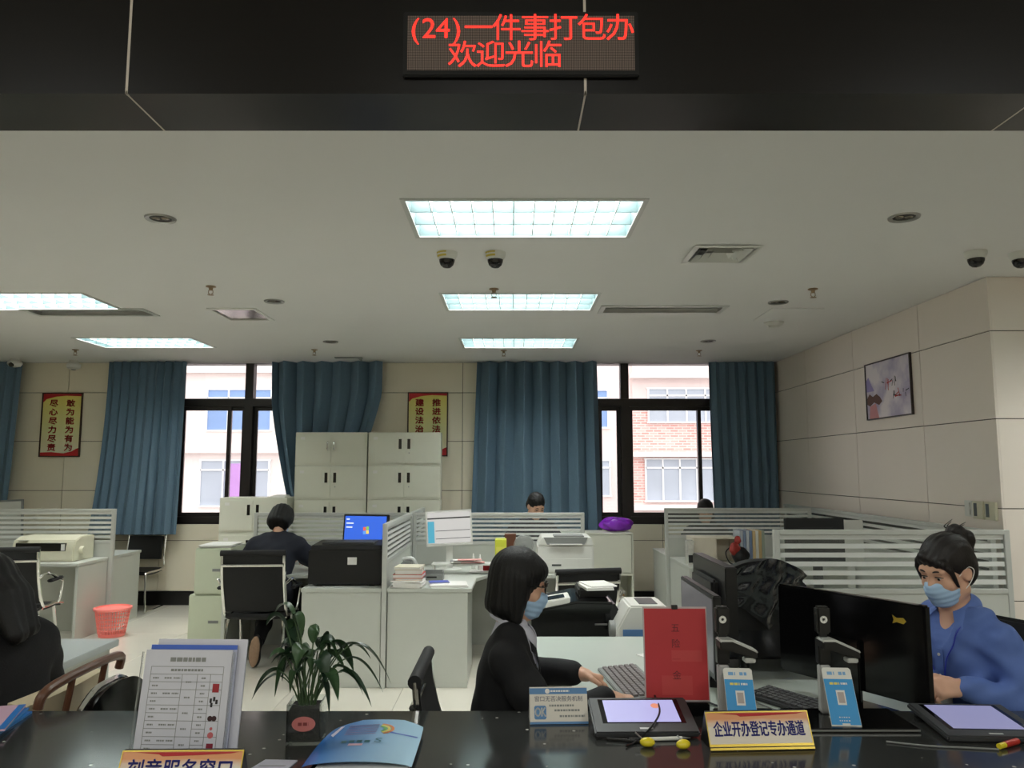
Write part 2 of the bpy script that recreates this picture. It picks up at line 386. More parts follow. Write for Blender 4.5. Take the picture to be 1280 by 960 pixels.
# ------------------------------------------------------------------ recessed ceiling lamps with louvres
m_lamp = emis('lamp_diffuser', (240, 244, 240), TROFFER)
m_rail = mat('satin_louvre_rail', (82, 102, 104), .5, var=.02)
m_louv = mat('white_louvre', (236, 240, 238), .35, var=.01)
trof0 = None
TLAB = ['recessed louvre lamp over the counter, the first behind the black fascia', 'recessed louvre lamp beside the long slot vent with a dark middle row', 'recessed louvre lamp close to the wide teal curtain', 'recessed louvre lamp touching the dark slot vent', 'recessed louvre lamp over the red and yellow poster', 'unseen recessed louvre lamp added for light above the left end of the counter', 'unseen recessed louvre lamp added for light above the right end of the counter']
for k, (x, y) in enumerate(TROF):
    if trof0 is None:
        t = trof0 = T('ceiling_lamp', TLAB[0], 'ceiling lamp', (x, y, CEIL), group='recessed office ceiling lamps')
        hx, hy = .583, .298
        MB().box(-hx, -hy, 0, -hx + .008, hy, .12).box(hx - .008, -hy, 0, hx, hy, .12).box(-hx + .008, -hy, 0, hx - .008, -hy + .008, .12).box(-hx + .008, hy - .008, 0, hx - .008, hy, .12).box(-hx, -hy, .12, hx, hy, .13).o('housing', m_rail, t)
        MB().box(-.6, -.315, -.006, -.575, .315, 0).box(.575, -.315, -.006, .6, .315, 0).box(-.575, -.315, -.006, .575, -.29, 0).box(-.575, .29, -.006, .575, .315, 0).o('trim_frame', m_frame, t)
        B(-.568, -.284, .095, .568, .284, .1).o('diffuser', m_lamp, t)
        for yy in (-.1, .1): B(-.574, yy - .004, .004, .574, yy + .004, .085).o('louvre_rail', m_rail, t)
        fin = B(-.0025, -.289, .004, .0025, .289, .07).mesh('louvre_blade', m_louv)
        for i in range(1, 11): inst('louvre_blade', fin, t, (-.57 + 1.14 * i / 11, 0, 0))
    else: dup(trof0, (x, y, CEIL), label=TLAB[k])
# slot vents, square grille, diffuser, access panel
m_ventd = mat('vent_shadow', (60, 58, 54), .7)
for k, (a, b, c, d) in enumerate(SLOT):
    t = T('slot_vent', ['long slot air vent right behind a left hand lamp with dark blades', 'long slot air vent beside the middle lamp'][k], 'air vent', ((a + b) / 2, (c + d) / 2, CEIL))
    w, h = (b - a) / 2, (d - c) / 2
    MB().box(-w - .02, -h - .02, -.008, -w + .02, h + .02, 0).box(w - .02, -h - .02, -.008, w + .02, h + .02, 0).box(-w + .02, -h - .02, -.008, w - .02, -h + .02, 0).box(-w + .02, h - .02, -.008, w - .02, h + .02, 0).o('vent_frame', m_frame, t)
    B(-w + .001, -h + .001, .08, w - .001, h - .001, .09).o('back_plate', m_ventd, t)
    sl = MB().box(-w + .02, -.018, -.004, w - .02, .018, -.001, Matrix.Rotation(R(35), 4, 'X')).mesh('slat', m_frame)
    for i in range(5): inst('slat', sl, t, (0, -h + .05 + i * (2 * h - .1) / 4, .03))
t = T('ceiling_grille', 'white framed access grille in the ceiling reflecting the window', 'ceiling grille', (-2.27, 6.38, CEIL))
MB().box(-.2, -.25, -.01, -.17, .25, .02).box(.17, -.25, -.01, .2, .25, .02).box(-.17, -.25, -.01, .17, -.22, .02).box(-.17, .22, -.01, .17, .25, .02).o('grille_frame', m_wpaint, t)
B(-.17, -.22, .0, .17, .22, .012).o('mirror_plate', mat('satin_plate', (190, 186, 184), .22, metal=.8), t)
t = T('air_diffuser', 'square four way air diffuser of nested louvres near the two dome cameras', 'air vent', (1.26, 4.55, CEIL))
B(-.158, -.168, .07, .158, .168, .08).o('back_plate', m_ventd, t)
for k in range(4):
    s0 = .2 - k * .045; s1 = s0 - .03
    mb = MB(); z0, z1 = -.012, .028
    for q in range(4):
        M = Matrix.Rotation(R(90 * q), 4, 'Z')
        if k == 0: mb.add([M @ Vector(v) for v in ((-s0, -s0, -.006), (s0, -s0, -.006), (s1, -s1, -.012), (-s1, -s1, -.012))], [(0, 1, 2, 3)])
        else: mb.add([M @ Vector(v) for v in ((-s0, -s0, z0), (s0, -s0, z0), (s1, -s1, z1), (-s1, -s1, z1))], [(0, 1, 2, 3)])
    mb.o('diffuser_ring', m_wpaint, t, smooth=False)
B(2.1, 6.13, CEIL - .006, 2.52, 6.63, CEIL).o('t', m_ceil)
ap = bpy.data.objects['t']; ap.name = 'access_panel'; tag(ap, 'flush white access panel in the ceiling near the right wall', 'access panel')
t = T('smoke_detector', 'round white smoke detector under the ceiling near the right wall', 'smoke detector', (2.32, 6.74, CEIL))
MB().lathe([(.085, 0), (.085, -.012), (.06, -.03), (.0, -.034)]).o('base', m_wpaint, t); MB().lathe([(.05, -.03), (.045, -.045), (0, -.05)]).o('sensor_cap', m_wpaint, t)
m_lens = mat('lamp_reflector', (120, 112, 100), .25, metal=.8)
dl0 = None
DL = [((-1.82, 3.88), 'round recessed downlight nearest the fascia on the side of the red basket'), ((2.02, 3.86), 'round recessed downlight between the air diffuser and the dome cameras'), ((-1.84, 5.87), 'round recessed downlight beside the white framed grille'), ((2.07, 5.9), 'round recessed downlight in front of the access panel'), ((-1.85, 7.78), 'round recessed downlight above the stacked file cabinets'), ((1.99, 7.74), 'round recessed downlight above the right window')]
for (x, y), lab in DL:
    if dl0 is None:
        dl0 = t = T('downlight', lab, 'downlight', (x, y, CEIL), group='round ceiling downlights')
        MB().lathe([(.055, -.001), (.055, -.004), (.075, -.009), (.078, 0)]).o('trim_ring', m_steel, t)
        MB().lathe([(.055, -.0015), (.04, .0), (.0, .0)]).o('reflector', m_ventd, t)
        for sx in (-.024, .024): MB().lathe([(.022, -.002), (.016, -.006), (0, -.007)], (sx, 0, 0), 14).o('bulb', m_lens, t)
    else: dup(dl0, (x, y, CEIL), label=lab)
sp0 = None
m_brass = mat('sprinkler_brass', (150, 130, 104), .35, metal=.8)
for (x, y), lab in [((-2.14, 5.38), 'small brass fire sprinkler between the slot vent and the white grille'), ((-.13, 5.46), 'small brass fire sprinkler behind the two dome cameras'), ((2.17, 5.46), 'small brass fire sprinkler above the calligraphy picture wall'), ((-2.15, 8.31), 'small brass fire sprinkler above the left window curtain'), ((-.09, 8.37), 'small brass fire sprinkler above the wide teal curtain'), ((2.05, 8.37), 'small brass fire sprinkler above the brick view window'), ((-4.75, 8.31), 'small brass fire sprinkler above the red and yellow poster')]:
    if sp0 is None:
        sp0 = t = T('fire_sprinkler', lab, 'sprinkler', (x, y, CEIL), group='ceiling sprinklers')
        MB().lathe([(.035, 0), (.035, -.006), (.015, -.012), (.012, -.03), (0, -.03)], n=14).o('rosette', m_brass, t)
        MB().tube([(-.014, 0, -.028), (-.016, 0, -.05), (0, 0, -.062)], .003, 6).tube([(.014, 0, -.028), (.016, 0, -.05), (0, 0, -.062)], .003, 6).o('yoke', m_brass, t)
        MB().lathe([(.0, -.06), (.022, -.062), (.022, -.065), (0, -.066)], n=12).o('deflector', m_brass, t)
    else: dup(sp0, (x, y, CEIL), label=lab)
dc0 = None
m_dome = mat('smoked_dome', (16, 15, 16), .08)
for (x, y), lab in [((-.39, 4.52), 'white dome camera with a yellow sticker, the one farther from the air diffuser'), ((-.1, 4.52), 'white dome camera with a yellow sticker, the one nearer the air diffuser'), ((2.77, 4.5), 'white dome camera with a dark bubble hanging before the right wall corner'), ((3.05, 4.52), 'white dome camera with a dark bubble outermost along the right wall')]:
    if dc0 is None:
        dc0 = t = T('dome_camera', lab, 'security camera', (x, y, CEIL), group='ceiling dome cameras')
        MB().lathe([(.062, 0), (.062, -.018), (.052, -.04), (.05, -.045), (0, -.045)]).o('base', m_wpaint, t)
        MB().lathe([(.047, -.045), (.046, -.058), (.038, -.078), (.022, -.092), (0, -.097)]).o('bubble', m_dome, t)
    else: dup(dc0, (x, y, CEIL), label=lab)
for o in list(SC.objects):
    if o.name.startswith('dome_camera') and o.location.x < 0:
        mb = MB()
        for i in range(5):
            a0 = R(200 + i * 14); a1 = R(214 + i * 14)
            mb.add([(.0635 * math.cos(a0), .0635 * math.sin(a0), -.004), (.0635 * math.cos(a1), .0635 * math.sin(a1), -.004), (.058 * math.cos(a1), .058 * math.sin(a1), -.034), (.058 * math.cos(a0), .058 * math.sin(a0), -.034)], [(0, 1, 2, 3)])
        mb.o('sticker', mat('yellow_sticker', (196, 176, 70), .6), o)
t = T('security_camera', 'small white ball camera at the top of the back wall beside the far curtain', 'security camera', (-5.86, 9.02, CEIL))
MB().lathe([(.05, 0), (.05, -.02), (.075, -.035), (.08, -.06), (.06, -.09), (0, -.105)]).o('shell', m_wpaint, t); MB().lathe([(.03, 0), (.025, .02), (0, .022)], M=Matrix.Translation((0, -.06, -.075)) @ Matrix.Rotation(R(115), 4, 'X')).o('lens', m_dome, t)
t = T('alarm_bell', 'white round ceiling sensor at the top of the panelled wall over the red poster', 'sensor', (-5.24, 9.15, CEIL))
MB().lathe([(.05, 0), (.052, -.03), (.078, -.05), (.075, -.09), (.04, -.11), (0, -.112)]).o('shell', m_wpaint, t); MB().lathe([(.03, -.11), (.02, -.12), (0, -.122)]).o('sensor_eye', m_grey, t)
t = T('ceiling_bracket', 'small grey ceiling bracket in front of the gathered curtain', 'bracket', (-1.9, 8.9, CEIL))
MB().box(-.16, -.03, -.012, .16, .03, 0).prism([(.1, -.012), (.16, -.012), (.15, -.05)], -.01, .01, 'y').o('plate', m_grey, t)

# ------------------------------------------------------------------ LED sign on the fascia
def ledmat():
    m = bpy.data.materials.new('led_matrix'); m.use_nodes = True; nt = m.node_tree; b = nt.nodes['Principled BSDF']
    tc = nt.nodes.new('ShaderNodeTexCoord'); mp = nt.nodes.new('ShaderNodeMapping'); mp.inputs['Scale'].default_value = (1 / .0061 * .25, 1, 1 / .0061 * .25)
    ck = nt.nodes.new('ShaderNodeTexVoronoi'); ck.inputs['Scale'].default_value = 4; ck.inputs['Randomness'].default_value = 0
    cr = nt.nodes.new('ShaderNodeValToRGB'); cr.color_ramp.elements[0].position = .3; cr.color_ramp.elements[1].position = .5
    cr.color_ramp.elements[0].color = (*s2l((.5, .43, .4)), 1); cr.color_ramp.elements[1].color = (*s2l((.16, .13, .12)), 1)
    nt.links.new(tc.outputs['Object'], mp.inputs[0]); nt.links.new(mp.outputs[0], ck.inputs['Vector']); nt.links.new(ck.outputs['Distance'], cr.inputs[0]); nt.links.new(cr.outputs[0], b.inputs['Base Color'])
    b.inputs['Roughness'].default_value = .6
    return m
t = T('led_sign', 'LED message sign with glowing red Chinese characters on the black fascia', 'sign', (.031, 2.5445, 3.062))
B(-.408, -.02, -.118, .408, 0, .118).o('housing', m_mattblk, t, bev=.004)
B(-.392, -.022, -.098, .392, -.0195, .1).o('led_panel', ledmat(), t)
m_led = emis('red_led', (255, 30, 18), 1.6); 
MF = frame((0, -.0228, 0), (1, 0, 0), (0, 0, 1))
ch = .0979
def ledline(s, col0, y):
    items = []; c = col0
    for q in s:
        w = 8 if q in '(24)' else 16
        items.append((q, -.392 + (c + w / 2) * .784 / 128, y)); c += w
    return items
text(ledline('(24)一件事打包办', 0, .05), .104, MF, m_led, t, 'lit_text')
text(ledline('欢迎光临', 23, -.048), .104, MF, m_led, t, 'lit_text')

# ------------------------------------------------------------------ curtains
def curtain(label, x0, x1, zb, n, amp, edgeL=lambda v: 0, edgeR=lambda v: 0, y=9.2, phase=0, seed=1, ztop=2.88, hem=0):
    rn = random.Random(seed); ph = [rn.uniform(-.6, .6) for _ in range(60)]; am = [rn.uniform(.6, 1.3) for _ in range(60)]
    def fn(u, v):   # u along width, v from top (0) to bottom (1)
        a = x0 + edgeL(v); b = x1 + edgeR(v)
        p = u * n; k = int(p) % 58
        f = p - int(p); A = (am[k] * (1 - f) + am[k + 1] * f); q = ph[k] * (1 - f) + ph[k + 1] * f
        w = math.sin(2 * PI * p + phase + q * 2 * v)
        x = a + (b - a) * u + .012 * math.sin(4 * PI * p + q) 
        yy = y + amp * A * w * (1 - .35 * v) - .02 * v + .012 * math.sin(3 * v + 5 * u)
        return (x, yy, ztop + (zb + hem * math.sin(2 * PI * p) - ztop) * v)
    o = MB().sheet(fn, int(n * 14), 26, .004).o('curtain', m_curtain, None, ang=80)
    return tag(o, label, 'curtain', None)
curtain('teal pleated curtain with narrow folds between the red poster and the left window', -4.84, -3.9, .835, 9, .045, lambda v: -.12 * v * v, lambda v: -.03 * v, seed=3)
curtain('teal curtain at the far left edge of the panelled wall', -6.9, -5.9, .95, 8, .04, lambda v: 0, lambda v: .02 - .1 * v, seed=5)
def sweepL(v): return .06 * v + .36 * max(0, v - .25) ** 1.3
curtain('teal curtain drawn aside and bunched behind the stacked file cabinets', -2.88, -1.56, 1.0, 6, .085, sweepL, lambda v: -.03 * v - .62 * max(0, v - .2) ** 1.2, seed=8, y=9.19)
curtain('wide teal curtain hanging beside the brick view window', -.42, 1.01, .72, 7, .08, lambda v: -.07 * v, lambda v: .0 + .05 * v, seed=12)
curtain('dark teal curtain in the corner of the right wall', 2.36, 3.15, .72, 7, .04, lambda v: .03 * v, lambda v: 0, seed=15, y=9.22)
# curtain tie peeping out beside the poster curtain
# ------------------------------------------------------------------ posters
def postermat():
    m = bpy.data.materials.new('poster_print'); m.use_nodes = True; nt = m.node_tree; b = nt.nodes['Principled BSDF']
    tc = nt.nodes.new('ShaderNodeTexCoord'); sp = nt.nodes.new('ShaderNodeSeparateXYZ'); nt.links.new(tc.outputs['Object'], sp.inputs[0])
    mr = nt.nodes.new('ShaderNodeMapRange'); mr.inputs['From Min'].default_value = -.4; mr.inputs['From Max'].default_value = .4; nt.links.new(sp.outputs['Z'], mr.inputs[0])
    cr = nt.nodes.new('ShaderNodeValToRGB'); e = cr.color_ramp.elements
    e[0].position = 0; e[0].color = (*s2l((.86, .84, .76)), 1); e[1].position = 1; e[1].color = (*s2l((.86, .80, .36)), 1)
    x = cr.color_ramp.elements.new(.5); x.color = (*s2l((.84, .82, .58)), 1)
    nt.links.new(mr.outputs[0], cr.inputs[0]); nt.links.new(cr.outputs[0], b.inputs['Base Color']); b.inputs['Roughness'].default_value = .35
    return m
m_poster = postermat(); m_pframe = mat('dark_bronze_frame', (58, 34, 22), .4)
def poster(x, z, cols, label):
    t = T('framed_poster', label, 'poster', (x, BW - .002, z))
    w, h = .245, .388
    MB().box(-w, -.022, -h, -w + .014, 0, h).box(w - .014, -.022, -h, w, 0, h).box(-w + .014, -.022, -h, w - .014, 0, -h + .014).box(-w + .014, -.022, h - .014, w - .014, 0, h).o('frame', m_pframe, t)
    B(-w + .014, -.014, -h + .014, w - .014, -.002, h - .014).o('print', m_poster, t)
    yb = -.0146
    MB().prism([(-.23, .374), (.23, .374), (.23, .345), (.05, .352), (-.08, .34), (-.19, .31), (-.23, .27)], yb - .0006, yb, 'y').o('red_ribbon', m_red, t)
    MB().prism([(-.23, -.374), (.23, -.374), (.23, -.28), (.2, -.29), (.15, -.32), (.05, -.345), (-.1, -.33), (-.23, -.335)], yb - .0006, yb, 'y').o('red_ribbon', m_red, t)
    MF = frame((0, yb - .001, 0), (1, 0, 0), (0, 0, 1))
    for cx, s in cols:
        text([(c, cx, .255 - i * .107) for i, c in enumerate(s)], .092, MF, m_red, t, bold=.0034, condense=1.18)
    return t
poster(-5.455, 2.13, [(-.1, '尽心尽力尽责'), (.105, '敢为能为有为')], 'red and yellow slogan poster on the wall between the far curtain and the left window')
poster(-1.02, 2.137, [(-.1, '建设法治政府'), (.105, '推进依法行政')], 'red and yellow slogan poster half hidden behind the stacked file cabinets')
# ------------------------------------------------------------------ picture and switches on the right wall
def artmat():
    m = bpy.data.materials.new('mist_picture'); m.use_nodes = True; nt = m.node_tree; b = nt.nodes['Principled BSDF']
    tc = nt.nodes.new('ShaderNodeTexCoord'); n = nt.nodes.new('ShaderNodeTexNoise'); n.inputs['Scale'].default_value = 4; n.inputs['Detail'].default_value = 5
    nt.links.new(tc.outputs['Object'], n.inputs['Vector'])
    cr = nt.nodes.new('ShaderNodeValToRGB'); e = cr.color_ramp.elements; e[0].position = .35; e[0].color = (*s2l((.62, .58, .72)), 1); e[1].position = .6; e[1].color = (*s2l((.86, .83, .85)), 1)
    nt.links.new(n.outputs[0], cr.inputs[0]); nt.links.new(cr.outputs[0], b.inputs['Base Color']); b.inputs['Roughness'].default_value = .4
    return m
t = T('framed_picture', 'misty landscape picture with calligraphy on the right wall', 'picture', (RW, 6.52, 2.28))
w, h = .395, .25
MB().box(-.02, -w, -h, 0, -w + .01, h).box(-.02, w - .01, -h, 0, w, h).box(-.02, -w + .01, -h, 0, w - .01, -h + .01).box(-.02, -w + .01, h - .01, 0, w - .01, h).o('frame', mat('dark_wood_frame', (40, 28, 26), .4), t)
B(-.012, -w + .01, -h + .01, -.002, w - .01, h - .01).o('print', artmat(), t)
MF = frame((-.0128, 0, 0), (0, -1, 0), (0, 0, 1))
mb = MB()
for x0, y0, pts in ((0, 0, [(-.38, -.06), (-.33, -.02), (-.27, -.05), (-.2, -.03), (-.14, -.06), (-.1, -.1), (-.16, -.13), (-.25, -.1), (-.33, -.13), (-.38, -.11)]),):
    mb.add([MF @ Vector((x, y, .0003)) for x, y in pts], [tuple(range(len(pts)))])
mb.o('painted_village', mat('umber_paint', (96, 62, 54), .6), t)
MB().add([MF @ Vector((x, y, .0002)) for x, y in [(-.33, -.13), (-.22, -.11), (-.17, -.24), (-.35, -.24)]], [(0, 1, 2, 3)]).o('painted_path', mat('rose_paint', (196, 130, 134), .6), t)
MB().add([MF @ Vector((x, y, .0002)) for x, y in [(-.385, .1), (-.34, .13), (-.28, .05), (-.24, .0), (-.385, .0)]], [(0, 1, 2, 3, 4)]).o('painted_hill', mat('violet_paint', (150, 140, 196), .6), t)
rn = random.Random(4)
for cx, cy in ((-.02, .05), (.17, -.06)):
    for red in (0, 1):
        mb = MB()
        for i in range(4 if red else 7):
            x = cx + (rn.uniform(-.02, .06) if red else rn.choice([-.07, -.05, .09, .11, .14, .16]) + rn.uniform(-.01, .01)); y = cy + rn.uniform(-.02, .02); l = rn.uniform(.05, .11) if red else rn.uniform(.03, .07)
            M = MF @ Matrix.Translation((x, y, .0004)) @ Matrix.Rotation(rn.uniform(-.35, .35) + (PI / 2 if rn.random() < .3 else 0), 4, 'Z')
            mb.box(-.004, -l / 2, 0, .004, l / 2, .0004, M)
        mb.o('brush_strokes', m_red if red else m_text, t)
m_pad = mat('ivory_plastic', (206, 202, 178), .4); m_lcd = mat('grey_lcd', (70, 78, 78), .25)
t = T('light_switch', 'white double light switch beside the two thermostat panels', 'light switch', (RW, 5.46, 1.325))
B(-.012, -.05, -.055, 0, .043, .055).o('plate', m_wpaint, t, bev=.003)
for zz in (-.024, .024): MB().box(-.018, -.03, zz - .019, -.012, .028, zz + .019).o('rocker', m_wpaint, t, bev=.003)
for k, y in enumerate((5.335, 5.2)):
    t = T('thermostat', ['ivory thermostat panel beside the light switch', 'ivory thermostat panel at the wall corner'][k], 'thermostat', (RW, y, 1.32))
    B(-.02, -.06, -.06, 0, .06, .06).o('body', m_pad, t, bev=.004)
    B(-.0212, .008, -.042, -.02, .044, .046).o('display', m_lcd, t)
# ------------------------------------------------------------------ file cabinets
def cab_unit(name, label, x0, x1, y0, y1, z0, z1, style, cat_='cabinet', mm=None, group=None):
    mm = mm or m_cab
    t = T(name, label, cat_, ((x0 + x1) / 2, y0, z0), group=group)
    w = (x1 - x0) / 2; h = z1 - z0; d = y1 - y0
    B(-w, .006, 0, w, d, h).o('body', mm, t, bev=.004)
    for s in (-1, 1):
        a, b = (-w + .022, -.002) if s < 0 else (.002, w - .022)
        dr = B(a, -.004, .025, b, .008, h - .028).o('door', mm, t, bev=.003)
        hx = -.05 if s < 0 else .05
        if style == 'bar':
            MB().tube([(hx * .75, -.004, h * .72), (hx * .75, -.03, h * .69), (hx * .75, -.03, h * .5), (hx * .75, -.004, h * .46)], .007, 8, 4).o('handle', m_chrome, dr)
        else:
            B(hx - .017, -.006, h * .5, hx + .017, -.003, h * .8).o('recessed_handle', m_gloss, dr, bev=.002)
    if style != 'bar': MB().cyl((.055, -.007, h * .38), (.055, -.003, h * .38), .008).o('lock', m_steel, t)
    MB().box(-w + .06, -.0048, h * .78, -w + .11, -.0039, h * .86).o('number_tag', m_paper, t)
    return t
HZ = [.095 + .385 * k for k in range(6)]
for col, (a, b) in enumerate(((-2.49, -1.668), (-1.652, -.82))):
    for k in range(5):
        nm = ['silver handled column', 'column covering the poster'][col]
        pos = ['bottom', 'second from the floor', 'middle', 'second from the top', 'topmost'][k]
        cab_unit('file_cabinet', f'pale steel two door cabinet, {pos} of the {nm}', a, b, 8.9, 9.1, HZ[k], HZ[k + 1] - .002, 'bar' if (col == 0 and k == 4) else 'slot', group='stacked steel file cabinets')
    B(a + .01, 8.92, 0, b - .01, 9.1, .095).o('cabinet_plinth', m_mattblk)
    tag(bpy.data.objects['cabinet_plinth' if col == 0 else 'cabinet_plinth.001'], ['black plinth under the cabinet column with silver bar handles', 'black plinth under the cabinet column covering the poster'][col], 'plinth')
for k in range(3):
    cab_unit('file_cabinet', f'pale steel two door cabinet, {["bottom", "middle", "topmost"][k]} of the lower stack below the left window', -3.26, -2.51, 8.7, 9.1, .12 + .387 * k, .12 + .387 * (k + 1) - .002, 'slot', group='low stack of steel cabinets')
tag(B(-3.25, 8.72, 0, -2.52, 9.1, .12).o('cabinet_plinth', m_mattblk), 'black plinth under the lower cabinet stack', 'plinth')
tag(MB().box(-2.75, 8.75, 1.2785, -2.55, 8.98, 1.291).box(-2.7, 8.8, 1.291, -2.56, 8.97, 1.305).o('paper_stack', m_paper), 'small pile of papers on the lower cabinet stack', 'papers')
# low drawer cabinets beside the desk of the person in the navy jacket
for k, (x0, z0, z1) in enumerate(((-2.86, 0, .49), (-2.82, .492, .895))):
    t = T('drawer_cabinet', ['greenish steel drawer cabinet on the floor, lower of the pair', 'greenish steel drawer cabinet with papers on top, upper of the pair'][k], 'cabinet', ((x0 - 2.5) / 2, 7.0, z0))
    w = (-2.5 - x0) / 2
    B(-w, .008, 0, w, .5, z1 - z0).o('body', m_cab_o, t, bev=.006)
    dr = B(-w + .004, -.006, .008, w - .004, .008, z1 - z0 - .008).o('drawer', m_cab_o, t, bev=.003)
    B(-.0, -.009, (z1 - z0) * .5, .09, -.005, (z1 - z0) * .5 + .024).o('recessed_handle', m_grey, dr)
def papers(name, label, x, y, z, w, d, n, rz=0, seed=1, th=.004, mm=None, cat_='papers', spread=.012):
    rn = random.Random(seed); t = T(name, label, cat_, (x, y, z), rz)
    for i in range(n):
        M = Matrix.Translation((rn.uniform(-spread, spread), rn.uniform(-spread, spread), i * th)) @ Matrix.Rotation(rn.uniform(-.12, .12), 4, 'Z')
        MB().box(-w / 2, -d / 2, 0, w / 2, d / 2, th * .92, M).o('sheet', mm[i % len(mm)] if mm else m_paper, t)
    return t
papers('paper_sheets', 'loose white sheets on top of the greenish drawer cabinets', -2.67, 7.2, .8955, .28, .36, 4, 5, 2, .006)

# ------------------------------------------------------------------ screens between the desks
m_pane = glassmat('partition_glass', (.96, .98, .97), haze=.05)
m_frost = mat('frosted_film', (214, 216, 213), .6, var=.02)
def partition(label, x, y, L, rz, ztop=1.19, zg=.925, mode='frost', th=.036, strips=6, z0=0.0):
    """length L along local +x, standing on the floor"""
    t = T('desk_partition', label, 'desk partition', (x, y, z0), rz)
    p = .034; ztop -= z0; zg -= z0
    MB().box(0, -th / 2, 0, p, th / 2, ztop).box(L - p, -th / 2, 0, L, th / 2, ztop).box(p, -th / 2, ztop - .03, L - p, th / 2, ztop).box(p, -th / 2, zg - .03, L - p, th / 2, zg).o('frame', m_frame, t, bev=.002, seg=1)
    B(p, -th / 2 + .006, .04, L - p, th / 2 - .006, zg - .03).o('panel', m_screenpanel, t)
    B(p, -.003, zg, L - p, .003, ztop - .03).o('glass_pane', m_pane, t)
    hz = (ztop - .03 - zg); pit = hz / strips
    for i in range(strips): B(p, -.0045, zg + i * pit + pit * .45, L - p, .0045, zg + i * pit + pit * .98).o('frosted_strip', m_frost, t)
    return t
def desk(label, x, y, poly, panels, z=.715, rz=0, mm=None, th=.028, name='office_desk', extra=()):
    t = T(name, label, 'desk', (x, y, 0), rz)
    MB().prism(poly, z - th, z).o('desk_top', mm or m_white, t, bev=.003)
    for nm, a, b, c, d in panels: B(a, b, 0.0, c, d, z - th - .001).o(nm, m_white, t, bev=.002)
    return t
# left group
desk('white desk carrying the dot matrix printer, its end panel facing the red basket', -4.07, 7.38, [(-2.2, 0), (0, 0), (0, .55), (-2.2, .55)], [('end_panel', -.03, .02, -.004, .55), ('end_panel', -2.2, .02, -2.17, .55), ('modesty_panel', -2.17, .5, -.03, .515)])
desk('white desk behind the left screen beside the chrome visitor chair', -4.07, 7.97, [(-2.2, .004), (0, .004), (0, .66), (-2.2, .66)], [('end_panel', -.03, .004, -.004, .64), ('end_panel', -2.2, .004, -2.17, .64), ('modesty_panel', -2.17, .1, -.03, .115)])
partition('striped glass desk screen behind the dot matrix printer', -6.3, 7.951, 2.27, 0, 1.195, .88)
# middle group
Lp = [(-1.46, .73), (-.6, .73), (-.6, 0), (0, 0), (0, 1.45), (-1.46, 1.45)]
desk('white corner desk of the person in the navy jacket, black printer on its wing', -.97, 5.87, Lp, [('front_panel', -.595, .012, -.005, .03), ('side_panel', -.595, .03, -.57, .72), ('end_panel', -1.46, .75, -1.43, 1.45), ('modesty_panel', -1.43, 1.42, -.01, 1.435)])
desk('white corner desk with book piles and the tilted monitor', -.93, 5.87, [(0, 0), (.63, 0), (.64, .55), (.72, .73), (1.6, .73), (1.6, 1.45), (0, 1.45)], [('front_panel', .005, .012, .6, .03), ('side_panel', .575, .03, .6, .7), ('end_panel', 1.57, .76, 1.6, 1.45), ('modesty_panel', .02, 1.42, 1.56, 1.435)])
desk('white desk on the far side of the middle screen beside the seated man', -.93, 7.37, [(0, .02), (1.6, .02), (1.6, .62), (0, .62)], [('end_panel', .0, .03, .03, .6), ('end_panel', 1.57, .03, 1.6, .6)])
desk('white desk on the far side of the middle screen near the cabinets', -.97, 7.37, [(-1.46, .02), (0, .02), (0, .62), (-1.46, .62)], [('end_panel', -1.46, .03, -1.43, .6), ('end_panel', -.03, .03, 0, .6)])
partition('striped glass desk screen in front of the person in the navy jacket', -2.42, 7.352, 1.45, 0)
partition('striped glass desk screen in front of the seated man', -.93, 7.352, 1.61, 0)
partition('striped glass desk screen seen edge on between the black printer and the books', -.95, 5.86, 1.47, 90)
partition('striped glass desk screen running on towards the stacked cabinets', -.95, 7.37, 1.0, 90)
# right group
desk('white desk carrying the shelf box and row of files', 1.6, 7.1, [(0, 0), (1.5, 0), (1.5, .88), (0, .88)], [('end_panel', .004, .02, .03, .88), ('end_panel', 1.47, .02, 1.5, .88), ('modesty_panel', .03, .84, 1.47, .855)])
desk('white desk behind the far right screen under the brick view window', 1.58, 8.02, [(0, .004), (1.5, .004), (1.5, .8), (0, .8)], [('end_panel', .004, .02, .03, .78), ('end_panel', 1.47, .02, 1.5, .78)])
partition('striped glass desk screen under the brick view window', 1.56, 8.0, 1.5, 0, 1.2, .93)
partition('striped glass desk screen running along the right wall', 3.14, 5.12, 3.86, 90, 1.2, .93, strips=5)
partition('wide striped glass desk screen behind the woman in the blue shirt', 1.66, 4.98, 1.49, 0, 1.215, .85, strips=6, th=.042)
desk('white desk hidden behind the wide screen by the right wall', 1.7, 5.01, [(0, 0), (1.36, 0), (1.36, .6), (0, .6)], [('end_panel', .0, .02, .03, .58), ('end_panel', 1.33, .02, 1.36, .58)])
